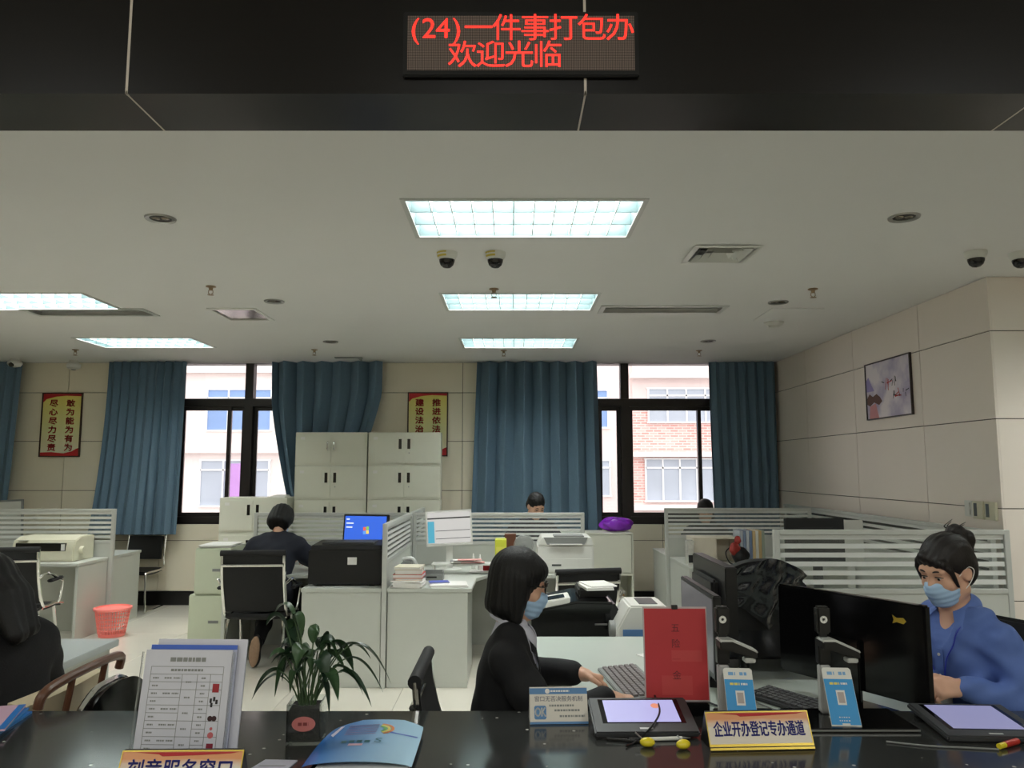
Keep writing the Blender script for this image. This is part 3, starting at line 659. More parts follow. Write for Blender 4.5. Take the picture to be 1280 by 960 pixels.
# front desk of the two women, and the counter
desk('white front desk with keyboards and monitors behind the counter', 0, 0, [(.24, 2.68), (2.9, 2.68), (2.9, 2.78), (1.62, 2.78), (1.52, 2.86), (1.52, 3.42), (1.74, 3.62), (2.9, 3.62), (2.9, 4.1), (.02, 4.1), (.02, 3.42), (.24, 3.22)], [('end_panel', .05, 3.45, .075, 4.07), ('end_panel', 2.86, 2.7, 2.89, 4.07), ('modesty_panel', .08, 4.03, 2.85, 4.05)], z=.74, th=.03, mm=mat('pale_green_desk', (178, 186, 178), .3, var=.02))
desk('grey desk in front of the woman in the black coat', -2.0, 2.9, [(-1.6, .25), (-.9, .6), (0, .6), (0, 1.15), (-1.6, 1.15)], [('end_panel', -.06, .66, -.03, 1.12), ('end_panel', -1.6, .4, -1.57, 1.12), ('modesty_panel', -1.57, 1.09, -.06, 1.11)], z=.74, mm=mat('grey_desk_top', (176, 182, 182), .4, var=.02), th=.034)
def granite():
    m = bpy.data.materials.new('black_galaxy_granite'); m.use_nodes = True; nt = m.node_tree; b = nt.nodes['Principled BSDF']
    tc = nt.nodes.new('ShaderNodeTexCoord'); v = nt.nodes.new('ShaderNodeTexVoronoi'); v.inputs['Scale'].default_value = 42
    cr = nt.nodes.new('ShaderNodeValToRGB'); e = cr.color_ramp.elements; e[0].position = .2; e[0].color = (.8, .78, .7, 1); e[1].position = .24; e[1].color = (.016, .0165, .016, 1)
    n = nt.nodes.new('ShaderNodeTexNoise'); n.inputs['Scale'].default_value = 130
    mm = nt.nodes.new('ShaderNodeMix'); mm.data_type = 'RGBA'; mm.inputs['B'].default_value = (.05, .052, .05, 1)
    nt.links.new(tc.outputs['Object'], v.inputs['Vector'])
    sx = nt.nodes.new('ShaderNodeSeparateColor'); nt.links.new(v.outputs['Color'], sx.inputs[0])
    lt = nt.nodes.new('ShaderNodeMath'); lt.operation = 'LESS_THAN'; lt.inputs[1].default_value = .95; nt.links.new(sx.outputs[0], lt.inputs[0])
    ad = nt.nodes.new('ShaderNodeMath'); ad.operation = 'ADD'; nt.links.new(v.outputs['Distance'], ad.inputs[0]); nt.links.new(lt.outputs[0], ad.inputs[1]); nt.links.new(ad.outputs[0], cr.inputs[0]); nt.links.new(cr.outputs[0], mm.inputs['A']); nt.links.new(n.outputs[0], mm.inputs['Factor']); nt.links.new(mm.outputs['Result'], b.inputs['Base Color'])
    b.inputs['Roughness'].default_value = .13; b.inputs['Specular IOR Level'].default_value = .6
    return m
m_gran = granite()
t = T('service_counter', 'long black granite service counter with sparkling flecks', 'counter', (0, 0, 0))
B(-7.0, 1.78, .765, 7.0, 2.672, .8).o('counter_top', m_gran, t, bev=.003)
B(-6.95, 1.95, 0, 6.95, 2.0, .764).o('front_panel', mat('counter_front', (60, 44, 34), .4), t)
for x in (-6.9, -3.4, 0, 3.4, 6.85): B(x, 2.0, 0, x + .05, 2.62, .764).o('support_panel', m_white, t)
# ------------------------------------------------------------------ chairs
def mesh_chair(label, loc, rz, arms=True, seat_z=.44, legs=True, back_h=.47, w=.24):
    """sling office chair facing local +y"""
    t = T('office_chair', label, 'chair', loc, rz)
    zb = seat_z
    def prof(s):   # 0 bottom of backrest .. 1 top
        return (-.20 - .13 * s - .03 * math.sin(PI * s), zb + .03 + back_h * s)
    MB().sheet(lambda u, v: (-w + .012 + (2 * w - .024) * u, prof(v)[0] - .02 * math.cos((u - .5) * PI), prof(v)[1]), 10, 12, .012).o('backrest', m_fabric, t, ang=60)
    MB().sheet(lambda u, v: (-w + .012 + (2 * w - .024) * u, -.20 + .45 * v, zb - .012 * math.sin(PI * v) - .012 * math.cos((u - .5) * PI) + (.02 if v < .05 else 0) - .03 * max(0, v - .85) / .15), 10, 12, .03).o('seat', m_fabric, t, ang=60)
    for s in (-1, 1):
        pts = [(s * w, .25, zb - .035), (s * w, .1, zb - .01), (s * w, -.12, zb - .01), (s * w, -.2, zb + .03)] + [(s * w, prof(q)[0], prof(q)[1]) for q in (.25, .5, .75, 1.0)]
        MB().tube(pts, .014, 8, 4, flat=1.0).o('side_rail', m_chrome, t)
    y, z = prof(.86)
    MB().tube([(-w, y - .012, z - .03), (w, y - .012, z - .03)], .013, 8).o('back_bar', m_chrome, t)
    y, z = prof(1.0)
    MB().tube([(-w - .012, y, z), (w + .012, y, z)], .024, 12).o('head_roll', m_mattblk, t)
    for yb in (-.17, .15): MB().tube([(-w, yb, zb - .02), (w, yb, zb - .02)], .013, 8).o('seat_bar', m_chrome, t)
    if arms:
        for s in (-1, 1):
            y, z = prof(.55); xx = s * (w + .012)
            MB().tube([(xx, y, z - .03), (s * (w + .05), y + .06, z + .0), (s * (w + .05), .02, zb + .2), (s * (w + .045), .1, zb + .17), (s * (w + .02), .13, zb + .02), (s * w, .12, zb - .02)], .011, 8, 4).o('arm_frame', m_chrome, t)
            MB().box(s * (w + .05) - .022, -.2, zb + .2, s * (w + .05) + .022, .06, zb + .225, Matrix.Translation((0, 0, 0))).o('arm_pad', m_mattblk, t, bev=.008)
    if legs:
        for s in (-1, 1):
            MB().tube([(s * (w - .03), -.17, zb - .02), (s * (w - .02), -.2, zb - .1), (s * (w - .01), -.22, .05), (s * (w - .01), -.19, .014), (s * (w - .01), .2, .014), (s * (w - .02), .235, .05), (s * (w - .03), .16, zb - .1), (s * (w - .03), .14, zb - .02)], .013, 8, 4).o('leg_frame', m_chrome, t)
    return t
mesh_chair('chrome framed black mesh chair under the person in the navy jacket', (-2.06, 6.52, 0), 4)
mesh_chair('black mesh chair behind the black floor copier', (.5, 6.18, 0), 12, back_h=.37)
mesh_chair('black mesh chair standing empty in front of the dot matrix printer desk', (-4.25, 6.85, 0), 10, back_h=.46)
mesh_chair('black sling chair with a rolled top under the woman in the black suit', (0.0, 2.93, 0), -90, w=.21, arms=False, back_h=.41)
t = T('visitor_chair', 'chrome visitor chair with black pads against the back wall', 'chair', (-4.3, 9.0, 0), 180)
MB().sheet(lambda u, v: (-.2 + .4 * u, -.2 - .05 * v - .02 * math.cos((u - .5) * PI), .55 + .26 * v), 8, 8, .03).o('backrest', m_black, t, bev=0)
MB().sheet(lambda u, v: (-.21 + .42 * u, -.2 + .42 * v, .46 - .015 * math.sin(PI * v)), 8, 8, .04).o('seat', m_black, t)
for s in (-1, 1):
    MB().tube([(s * .215, -.26, .83), (s * .22, -.22, .6), (s * .22, -.2, .45), (s * .22, .2, .44), (s * .22, .22, .4), (s * .22, .2, .03), (s * .22, .16, .012), (s * .22, -.24, .012)], .011, 8, 4).o('side_frame', m_chrome, t)
MB().tube([(-.215, -.26, .83), (.215, -.26, .83)], .011, 8).o('top_bar', m_chrome, t)
t = T('visitor_chair', 'black padded chair with a chrome rim behind the counter', 'chair', (-1.27, 2.97, 0), -90)
def bb(u, v):
    rr = .235 * (1 - .12 * (2 * u - 1) ** 4)
    return (-.235 + .47 * u, -.18 - .05 * v, .48 + (.33 - .1 * abs(2 * u - 1) ** 3) * v)
MB().sheet(bb, 14, 10, .045).o('backrest', m_gloss, t, ang=60)
MB().sheet(lambda u, v: (-.23 + .46 * u, -.18 + .42 * v, .46), 6, 6, .05).o('seat', m_gloss, t)
MB().tube([bb(0, 0), bb(0, .5), bb(0, .95), bb(.08, 1.0), bb(.3, 1.01), bb(.5, 1.01), bb(.7, 1.01), bb(.92, 1.0), bb(1, .95), bb(1, .5), bb(1, 0)], .012, 8, 4).o('chrome_rim', m_chrome, t)
for s in (-1, 1): MB().tube([(s * .22, -.18, .5), (s * .23, -.1, .42), (s * .23, -.2, .014), (s * .23, .2, .014), (s * .23, .18, .42)], .012, 8, 4).o('leg_frame', m_chrome, t)
t = T('padded_chair', 'beige padded chair with a brown wooden rail beside the black coated woman', 'chair', (-1.9, 2.96, 0), 90)
m_beige = mat('beige_leatherette', (206, 190, 158), .5, var=.05); m_wood = mat('brown_wood', (96, 62, 44), .35, var=.15, scale=20, stretch=(1, 8, 8))
MB().sheet(lambda u, v: (-.25 + .5 * u, -.2 - .06 * v - .02 * math.cos((u - .5) * PI), .4 + .4 * v), 10, 10, .07).o('backrest', m_beige, t, ang=70)
MB().box(-.25, -.2, .34, .25, .25, .4).o('seat', m_beige, t, bev=.02, seg=3)
MB().tube([(-.27, -.31, .80), (-.24, -.325, .855), (0, -.345, .875), (.24, -.325, .855), (.27, -.31, .80)], .017, 10, 5).o('top_rail', m_wood, t)
for x in (-.12, .1): MB().tube([(x, -.34, .865), (x, -.33, .8), (x, -.30, .62), (x, -.29, .5)], .012, 8, 4).o('back_strap', m_wood, t)
for x in (-.21, .21):
    for y in (-.16, .2): MB().cyl((x, y, .34), (x * 1.05, y * 1.1, 0), .02, .014).o('leg', m_wood, t)
# black chair wrapped in clear film behind the monitors
t = T('office_chair', 'black high back chair wrapped in thin dark plastic film', 'chair', (1.34, 4.62, 0), 8)
MB().sheet(lambda u, v: (-.2 + .4 * u, -.2 - .1 * v - .03 * math.cos((u - .5) * PI), .5 + .6 * v - .05 * abs(2 * u - 1) ** 3 * v), 12, 14, .05).o('backrest', m_mattblk, t, ang=70)
MB().box(-.24, -.2, .42, .24, .26, .49).o('seat', m_mattblk, t, bev=.02, seg=3)
def film(u, v):
    a = (u - .5) * 2; z = 1.105 - .36 * v * (1 - .5 * abs(a)) - .01 * math.sin(9 * u + 3 * v); y = -.345 - .012 * math.sin(23 * u + 4 * v) - .03 * math.cos(a * PI / 2) + .10 * v * .5
    return (-.225 + .45 * u + .012 * math.sin(17 * v + 5 * u), y, z - .06 * abs(a) ** 3)
MB().sheet(film, 30, 20, .0).o('plastic_film', mat('dark_shiny_film', (26, 27, 30), .14, var=.05, scale=25, bump=1.0), t, ang=180)
for s in (-1, 1):
    MB().tube([(s * .25, -.24, .62), (s * .27, -.1, .68), (s * .27, .1, .68), (s * .25, .16, .5)], .014, 8, 4).o('arm_frame', m_black, t)
MB().cyl((0, 0, .1), (0, 0, .42), .03).o('gas_column', m_black, t)
for k in range(5):
    a = k * 2 * PI / 5 + .3; MB().tube([(0, 0, .11), (.28 * math.cos(a), .28 * math.sin(a), .07)], [.025, .016], 8).lathe([(0, 0), (.022, .008), (.022, .04), (0, .05)], (.28 * math.cos(a), .28 * math.sin(a), 0), 10).o('base_spoke', m_black, t)

# ------------------------------------------------------------------ monitors
m_scr_blue = emis('blue_desktop', (40, 96, 214), .75); m_scr_page = emis('web_page', (206, 204, 200), .6); m_scr_lilac = emis('lilac_screen', (168, 166, 214), .75); m_scr_dim = emis('dim_screen', (104, 100, 106), .28)
def monitor(label, loc, rz, w, h, zb, bez, scr, tilt=0, roll=0, foot=.11, decor=None, thick=.035, name='monitor'):
    """screen facing local -y; panel lower edge zb above its support"""
    t = T(name, label, 'monitor', loc, rz)
    M = Matrix.Translation((0, 0, zb)) @ Matrix.Rotation(R(tilt), 4, 'X') @ Matrix.Rotation(R(roll), 4, 'Y')
    MB().box(-w / 2, -.012, 0, w / 2, thick - .012, h, M).o('housing', bez, t, bev=.004)
    MB().box(-w * .32, thick - .013, h * .18, w * .32, thick + .02, h * .8, M).o('rear_bulge', bez, t, bev=.012)
    MB().box(-w / 2 + .016, -.0135, .024, w / 2 - .016, -.0118, h - .016, M).o('screen', scr, t)
    if decor: decor(t, M, w, h)
    MB().box(-.03, .035, .012, .03, .06, zb + h * .45).o('stand_neck', bez, t, bev=.004)
    MB().lathe([(foot, 0), (foot, .006), (foot * .8, .014), (0, .016)], (0, .045, 0)).o('stand_foot', bez, t)
    return t
def deco_desktop(t, M, w, h):
    for i, (dx, dy, c) in enumerate(((-.028, .026, (226, 90, 60)), (.002, .03, (130, 190, 80)), (-.03, -.008, (90, 150, 226)), (.0, -.004, (240, 200, 80)))):
        MB().box(dx + .02, -.0145, h * .42 + dy, dx + .046, -.0136, h * .42 + dy + .03, M @ Matrix.Rotation(R(-4), 4, 'Y')).o('desktop_mark', emis('logo_patch_%d' % i, c, .8), t)
    mb = MB()
    for i in range(3): mb.box(-w / 2 + .03, -.0145, h - .05 - i * .035, -w / 2 + .03 + [.03, .07, .06][i], -.0136, h - .04 - i * .035, M)
    mb.o('desktop_icons', emis('icon_white', (230, 236, 246), .8), t)
def deco_page(t, M, w, h):
    MB().box(-w / 2 + .018, -.0145, .03, -w / 2 + .075, -.0136, h * .7, M).o('sidebar', emis('teal_sidebar', (70, 170, 196), .6), t)
    mb = MB(); mb.box(-w / 2 + .016, -.0146, h * .76, w / 2 - .016, -.0136, h * .8, M)
    for z in (.2, .42): mb.box(-w / 2 + .085, -.0146, h * z, w / 2 - .02, -.0136, h * z + .005, M)
    mb.o('page_lines', m_dgrey, t)
monitor('monitor with a bright blue desktop beside the black desk printer', (-1.31, 6.98, .715), -14, .43, .29, .19, m_black, m_scr_blue, tilt=-6, decor=deco_desktop)
monitor('white framed monitor showing a web page above the book piles', (-.55, 6.93, .715), 8, .41, .31, .21, m_wpaint, m_scr_page, tilt=-4, roll=-2.5, decor=deco_page)
monitor('monitor with a dim grey screen facing the woman in the black suit', (.765, 3.24, .741), -90, .56, .31, .075, m_black, m_scr_dim, thick=.03, foot=.08)
# monitor riser and what stands on it
t = T('monitor_riser', 'low black glass monitor riser on the front desk', 'monitor riser', (1.08, 3.57, .7405))
B(-.27, -.27, .075, .27, .27, .085).o('shelf', m_gloss, t, bev=.002)
for x in (-.1, .2):
    for y in (-.2, .2): MB().cyl((x, y, 0), (x, y, .075), .022).o('leg', m_black, t)
monitor('thick black monitor seen from behind on the glass riser', (.925, 3.57, .826), 90, .58, .33, .035, m_black, m_scr_dim, thick=.05, tilt=0, foot=.07)
# big monitor in front of the woman in blue, back turned to the counter
big = T('monitor', 'large glossy black monitor with a small gold fish sticker on its back', 'monitor', (1.237, 2.9, .741), 121.5)
B(-.3, -.006, .075, .3, .03, .405).o('housing', m_gloss, big, bev=.006)
B(-.29, -.008, .09, .29, -.006, .395).o('screen', m_scr_dim, big)
MB().box(-.06, .03, .0, .06, .05, .25).o('stand_neck', m_gloss, big, bev=.004); MB().box(-.13, -.08, 0, .13, .13, .012).o('stand_foot', m_gloss, big, bev=.004)
MB().prism([(-.235, .345), (-.225, .355), (-.2, .352), (-.185, .36), (-.19, .345), (-.185, .332), (-.2, .338), (-.225, .335)], .0302, .0312, 'y').o('fish_sticker', m_gold, big)
monitor('black monitor back showing over the wide screen by the right wall', (2.06, 5.35, .715), 180, .4, .3, .25, m_mattblk, m_scr_dim)
monitor('small pale framed monitor standing near the right wall screen', (2.82, 6.6, .0), 180, .26, .34, .83, m_wpaint, m_scr_dim, foot=.1, name='display_stand')
bpy.data.objects['display_stand']['category'] = 'display stand'
# ------------------------------------------------------------------ printers and machines
t = T('dot_matrix_printer', 'ivory dot matrix printer with a dark paper slot on the left desk', 'printer', (-4.5, 7.53, .7155))
m_ivory = mat('ivory_case', (212, 208, 186), .45)
MB().prism([(0, 0), (0, .13), (.03, .2), (.12, .23), (.36, .23), (.36, 0)], -.3, .3, 'x').o('case', m_ivory, t, bev=.008)
MB().box(-.26, -.006, .1, .22, .03, .175).o('paper_slot', m_gloss, t, bev=.003); B(.18, -.009, .105, .215, -.005, .165).o('slot_label', m_paper, t)
MB().cyl((.3, .12, .1), (.335, .12, .1), .035).o('platen_knob', m_ivory, t); MB().box(-.24, -.0005, .195, -.16, .05, .198).o('name_strip', m_grey, t)
B(.23, -.004, .02, .29, .0, .1).o('control_strip', m_ivory, t)
t = T('laser_printer', 'boxy black printer with a white sticker on the white desk wing', 'printer', (-1.27, 5.98, .7155))
B(-.28, 0, .012, .28, .42, .27).o('case', m_black, t, bev=.008); MB().prism([(.02, .27), (.05, .3), (.38, .315), (.42, .27)], -.27, .27, 'x').o('top_cover', m_black, t, bev=.004)
B(.02, -.0015, .16, .09, .0, .215).o('sticker', m_paper, t); [B(xf - .02, .03, 0, xf + .02, .39, .012).o('foot_bar', m_mattblk, t) for xf in (-.2, .2)]
B(-.2, .1, .302, .2, .3, .318).o('paper_tray', m_dgrey, t, bev=.003); B(.2801, .06, .03, .284, .34, .2).o('side_door', m_black, t)
t = T('computer_tower', 'slim black computer tower between the blue desktop monitor and the screen', 'computer', (-1.035, 6.55, .7155))
B(-.05, 0, 0, .05, .32, .34).o('case', m_black, t, bev=.006); B(-.042, -.003, .02, .042, 0, .32).o('front_panel', m_gloss, t); MB().cyl((0, -.006, .3), (0, -.003, .3), .008).o('power_button', m_steel, t)
t = T('laser_printer', 'white laser printer with a grey output tray at the end of the middle desk', 'printer', (.46, 6.72, .7155))
B(-.24, .0, 0, .24, .42, .23).o('case', m_wpaint, t, bev=.008); MB().prism([(-.235, .23), (-.2, .3), (.22, .3), (.24, .23)], .0, .42, 'y').o('top_cover', m_wpaint, t, bev=.006)
MB().prism([(-.19, .3), (.19, .3), (.16, .24), (.07, .23), (-.07, .23), (-.16, .24)], -.004, .002, 'y').o('output_slot', m_grey, t); B(-.14, -.03, .238, .14, .002, .246).o('output_tray', m_paper, t)
B(-.22, -.005, .02, .22, 0, .12).o('paper_drawer', m_wpaint, t); B(-.1, .02, .3, .16, .2, .312).o('flat_lid', m_grey, t, bev=.002); B(-.12, -.008, .06, -.04, -.005, .075).o('drawer_handle', m_dgrey, t)
t = T('floor_copier', 'black floor standing copier behind the white front desk', 'copier', (.37, 4.5, 0))
B(-.26, 0, 0, .24, .52, .66).o('case', m_gloss, t, bev=.012); MB().prism([(-.26, .66), (.24, .66), (.24, .8), (.21, .845), (.0, .85), (-.26, .8)], .0, .5, 'y').o('scanner_head', m_gloss, t, bev=.012)
B(-.255, -.006, .6, .235, 0, .612).o('silver_line', m_steel, t); B(.1, -.008, .72, .17, -.0, .728).o('silver_line', m_steel, t); B(-.25, -.006, .3, .23, 0, .308).o('drawer_line', m_dgrey, t)
MB().prism([(-.24, .805), (-.04, .845), (-.04, .875), (-.22, .845)], -.02, .18, 'y').o('control_panel', m_wpaint, t, bev=.004); MB().prism([(-.2, .849), (-.07, .872), (-.07, .874), (-.2, .852)], .01, .12, 'y').o('panel_display', m_gloss, t)
B(.02, .15, .85, .2, .42, .9).o('feeder', m_black, t, bev=.01)
papers('paper_sheets', 'white sheets lying on the black floor copier', .5, 4.68, .9005, .16, .22, 3, 10, 4, .008)
t = T('office_machine', 'small white office machine with a sloped top behind the white front desk', 'office machine', (.7, 4.3, 0))
MB().prism([(-.13, 0), (-.13, .74), (-.06, .86), (.14, .86), (.17, .8), (.17, 0)], 0, .3, 'y').o('case', m_wpaint, t, bev=.01)
B(-.1, -.004, .70, .15, 0, .735).o('blue_strip', mat('soft_blue', (90, 130, 180), .5), t); B(.0, .05, .858, .1, .25, .863).o('top_slot', m_dgrey, t); MB().cyl((-.16, .1, .72), (-.13, .1, .72), .045).o('side_knob', m_grey, t)
# white shelf cabinet under the wide curtain, purple bag on it
t = T('shelf_cabinet', 'white cabinet with an open lower shelf of papers below the brick view window', 'cabinet', (.78, 8.6, 0))
MB().box(-.55, 0, 0, -.53, .4, .9).box(.53, 0, 0, .55, .4, .9).box(-.53, 0, .88, .53, .4, .9).box(-.53, 0, .1, .53, .4, .12).box(-.53, 0, .44, .53, .4, .47).box(-.53, .38, .12, .53, .4, .88).box(-.53, .01, 0, .53, .03, .1).o('carcass', m_cab, t, bev=.002, seg=1)
for a, b in ((-.525, -.005), (.005, .525)): B(a, -.012, .475, b, 0, .875).o('door', m_cab, t, bev=.003)
for k, (x, w_, hh) in enumerate(((-.32, .26, .12), (.02, .26, .1), (.34, .22, .16))): papers('paper_stack', ['pile of papers on the hidden end of the open shelf', 'pile of papers in the middle of the open shelf', 'tall pile of papers at the outer end of the open shelf'][k], .78 + x, 8.78, .1205, w_, .22, 7, 0, k, hh / 7, [m_paper, mat('kraft', (176, 146, 104), .8), m_paper], spread=.02)
def bag(u, v):
    th = 2 * PI * u; ph = PI * (v - .5); r = 1 + .1 * math.sin(5 * th + 3 * ph) + .05 * math.sin(11 * th)
    cp = max(0, math.cos(ph)) ** .55; return (.175 * math.cos(th) * cp * r, .11 * math.sin(th) * cp * r, .078 + .068 * math.sin(ph) * (1 + .14 * math.sin(4 * th + 2) + .06 * math.sin(9 * th)))
ob = MB().sheet(bag, 40, 20).o('plastic_bag', mat('purple_plastic', (136, 44, 190), .2, var=.3, scale=14, bump=.7), None, ang=180); ob.location = (1.17, 8.78, .905)
tag(ob, 'crumpled purple plastic bag on the white cabinet by the window', 'bag')
# ------------------------------------------------------------------ waste basket
m_pink = mat('coral_plastic', (255, 140, 132), .4, var=.04)
t = T('waste_basket', 'coral red plastic waste basket with a lattice wall on the floor', 'waste basket', (-3.86, 7.66, 0))
MB().lathe([(.0, .0), (.115, 0), (.12, .03), (.116, .03), (.0, .008)], n=36).o('base', m_pink, t)
MB().lathe([(.155, .245), (.17, .25), (.172, .27), (.155, .275), (.15, .26)], n=36).o('rim', m_pink, t)
rib = MB()
for k in range(36):
    a = 2 * PI * k / 36; rib.tube([(.119 * math.cos(a), .119 * math.sin(a), .028), (.154 * math.cos(a), .154 * math.sin(a), .25)], .0042, 5)
for z in (.065, .1, .135, .17, .205, .235):
    r = .119 + .035 * (z - .028) / .222; rib.tube([(r * math.cos(2 * PI * k / 30), r * math.sin(2 * PI * k / 30), z) for k in range(31)], .004, 5)
ob = rib.o('lattice', m_pink, t); ob['kind'] = 'stuff'

# ------------------------------------------------------------------ books, files and clutter on the middle desk
cols = [('cream', (214, 206, 186)), ('beige', (196, 180, 150)), ('brick red', (190, 60, 48)), ('tan', (206, 170, 130)), ('white', (222, 220, 216))]
def book(label, x, y, z, w, d, h, rz, rgb, nm='book'):
    t = T(nm, label, 'book', (x, y, z), rz)
    c = mat('cover_%d_%d_%d' % rgb, rgb, .5)
    MB().box(-w / 2, -d / 2, 0, w / 2, d / 2, h * .12).box(-w / 2, -d / 2, h * .88, w / 2, d / 2, h).box(-w / 2, d / 2 - .003, h * .12, w / 2, d / 2, h * .88).o('cover', c, t)
    B(-w / 2 + .003, -d / 2 + .003, h * .12, w / 2 - .003, d / 2 - .003, h * .88).o('pages', m_paper, t)
    return t
papers('paper_stack', 'thick white paper stack at the bottom of the book pile', -.78, 5.98, .7155, .22, .2, 6, -3, 9, .009)
z = .770
for lab, w_, h_, rz, rgb in (('thin tan book low in the pile on the white papers', .2, .014, 3, (206, 170, 130)), ('brick red book in the pile on the white papers', .22, .028, -2, (186, 54, 44)), ('grey beige book above the red one in the pile', .2, .034, 2, (186, 176, 156)), ('cream book on top of the pile', .2, .018, -4, (216, 210, 190))):
    book(lab, -.78, 6.0, z, w_, .2, h_, rz, rgb); z += h_ + .0006
papers('paper_stack', 'paper stack beside the book pile on the desk corner', -.48, 6.02, .7155, .28, .22, 3, 4, 11, .006)
book('blue and white booklet on the papers at the desk corner', -.56, 6.06, .734, .15, .12, .006, 12, (70, 84, 170), 'booklet')
t = T('file_tray', 'grey plastic desk box behind the book pile', 'desk box', (-.63, 6.34, .7155)); MB().box(-.08, -.06, 0, .08, .06, .008).box(-.08, -.06, .008, -.072, .06, .07).box(.072, -.06, .008, .08, .06, .07).box(-.072, .052, .008, .072, .06, .07).box(-.072, -.06, .008, .072, -.052, .05).o('tray', m_grey, t); B(-.05, -.0615, .02, .03, -.06, .032).o('slot', m_black, t)
t = T('monitor_shelf', 'white monitor shelf strewn with papers under the web page monitor', 'monitor shelf', (-.42, 6.72, .7155)); B(-.26, -.1, .075, .3, .06, .088).o('shelf', m_wpaint, t, bev=.003); B(-.25, -.09, 0, -.235, .05, .075).o('side_panel', m_wpaint, t); B(.27, -.09, 0, .285, .05, .075).o('side_panel', m_wpaint, t)
papers('paper_sheets', 'untidy sheets and leaflets on the white monitor shelf', -.38, 6.7, .804, .2, .09, 6, 8, 13, .006, [m_paper, mat('leaflet_pink', (206, 150, 146), .7), m_paper, m_grey], spread=.06)
t = T('telephone', 'grey curved desk telephone beside the screen post', 'telephone', (-.84, 6.42, .7155)); MB().prism([(-.09, 0), (-.085, .1), (-.03, .15), (.03, .14), (.09, .03), (.09, 0)], -.06, .06, 'y').o('body', m_grey, t, bev=.008); MB().tube([(-.05, -.02, .15), (.03, -.02, .155), (.075, -.02, .07)], .018, 10, 4).o('handset', m_frame, t)
papers('paper_sheets', 'flat sheets on the free part of the corner desk', -.2, 6.78, .7155, .3, .2, 3, -6, 17, .004, spread=.04)
m_yel = mat('lime_plastic', (196, 200, 60), .45)
t = T('file_holder', 'tall lime yellow file holder on the corner desk', 'file holder', (-.1, 7.02, .7155)); B(-.05, -.1, 0, .05, .1, .26).o('box', m_yel, t, bev=.004); B(-.04, -.1015, .05, .04, -.1, .2).o('label_strip', mat('lime_label', (210, 206, 90), .5), t)
t = T('stamp_box', 'small red stamp box near the lime file holder', 'box', (-.2, 6.82, .722)); B(-.05, -.03, .006, .05, .03, .05).o('box', m_red, t, bev=.003); B(-.052, -.032, .05, .052, .032, .06).o('lid', m_red, t, bev=.003)
for k, x in enumerate((-.28, -.34)):
    t = T('glue_bottle', ['clear glue bottle next to the red stamp box', 'clear glue bottle at the end of the monitor shelf'][k], 'bottle', (x, 6.86 + .06 * k, .7285)); MB().lathe([(0, 0), (.02, 0), (.02, .07), (.008, .085), (.008, .095), (0, .095)], n=14).o('bottle', m_wpaint, t); MB().lathe([(.01, .095), (.004, .13), (0, .13)], n=12).o('cap', m_paper, t)
t = T('desk_fan', 'small grey desk fan behind the head of the woman in the black suit', 'fan', (.11, 6.98, .7155)); MB().lathe([(0, 0), (.06, 0), (.05, .02), (.012, .03), (.012, .14), (0, .14)], n=16).o('base', m_grey, t)
mb = MB()
for k in range(8):
    r = .015 + .011 * k; mb.tube([(r * math.cos(2 * PI * i / 20), -.03 + .015 * (r / .09) ** 2, .21 + r * math.sin(2 * PI * i / 20)) for i in range(21)], .0022, 5)
mb.o('guard', m_frame, t); MB().cyl((0, -.01, .21), (0, .05, .21), .03).cyl((0, .0, .21), (0, .012, .21), .085, n=20).o('motor', m_grey, t)
t = T('wicker_box', 'small brown box beside the grey desk fan', 'box', (-.015, 7.2, .7155)); B(-.05, -.06, 0, .05, .06, .28).o('box', mat('brown_card', (104, 62, 44), .7), t, bev=.003); B(-.052, -.062, .28, .052, .062, .29).o('lid', mat('brown_card', (104, 62, 44), .7), t)
m_key = mat('key_grey', (70, 70, 72), .5)
def keyboard(label, x, y, z, rz, keys=(14, 5), w=.44, d=.15, base=m_dgrey, kc=m_key, kw=None):
    t = T('keyboard', label, 'keyboard', (x, y, z), rz)
    MB().prism([(-d / 2, 0), (d / 2, 0), (d / 2, .024), (-d / 2, .012)], -w / 2, w / 2, 'x').o('base', base, t, bev=.003)
    nx, ny = keys; px_ = (w - .03) / nx; py = (d - .03) / ny
    me = MB().prism([(-py * .42, 0), (py * .42, 0), (py * .36, .008), (-py * .36, .008)], -px_ * .42, px_ * .42, 'x').mesh('key', kc, bev=.001, seg=1)
    for j in range(ny):
        yy = -d / 2 + .015 + py * (j + .5); zz = .012 + .012 * (yy + d / 2) / d
        for i in range(nx): inst('key', me, t, (-w / 2 + .015 + px_ * (i + .5), yy, zz), (math.atan(.012 / d), 0, 0))
    return t
keyboard('keyboard under the hands of the woman in the black suit', .475, 3.2, .741, -84, (18, 6), .46, .17, m_grey, mat('pale_key', (120, 112, 112), .45))
keyboard('black keyboard behind the back of the large glossy monitor', 1.05, 2.9, .741, -58, (15, 5), .42, .14)
papers('paper_sheets', 'loose sheets and a form on the white desk next to the keyboard', .78, 3.62, .741, .21, .3, 4, 28, 21, .003, spread=.05)
papers('paper_sheets', 'cream sheets on the desk in front of the woman in the blue shirt', 1.72, 2.73, .741, .24, .08, 3, 2, 23, .004, [m_paper, mat('cream_paper', (222, 212, 176), .8)], spread=.03)
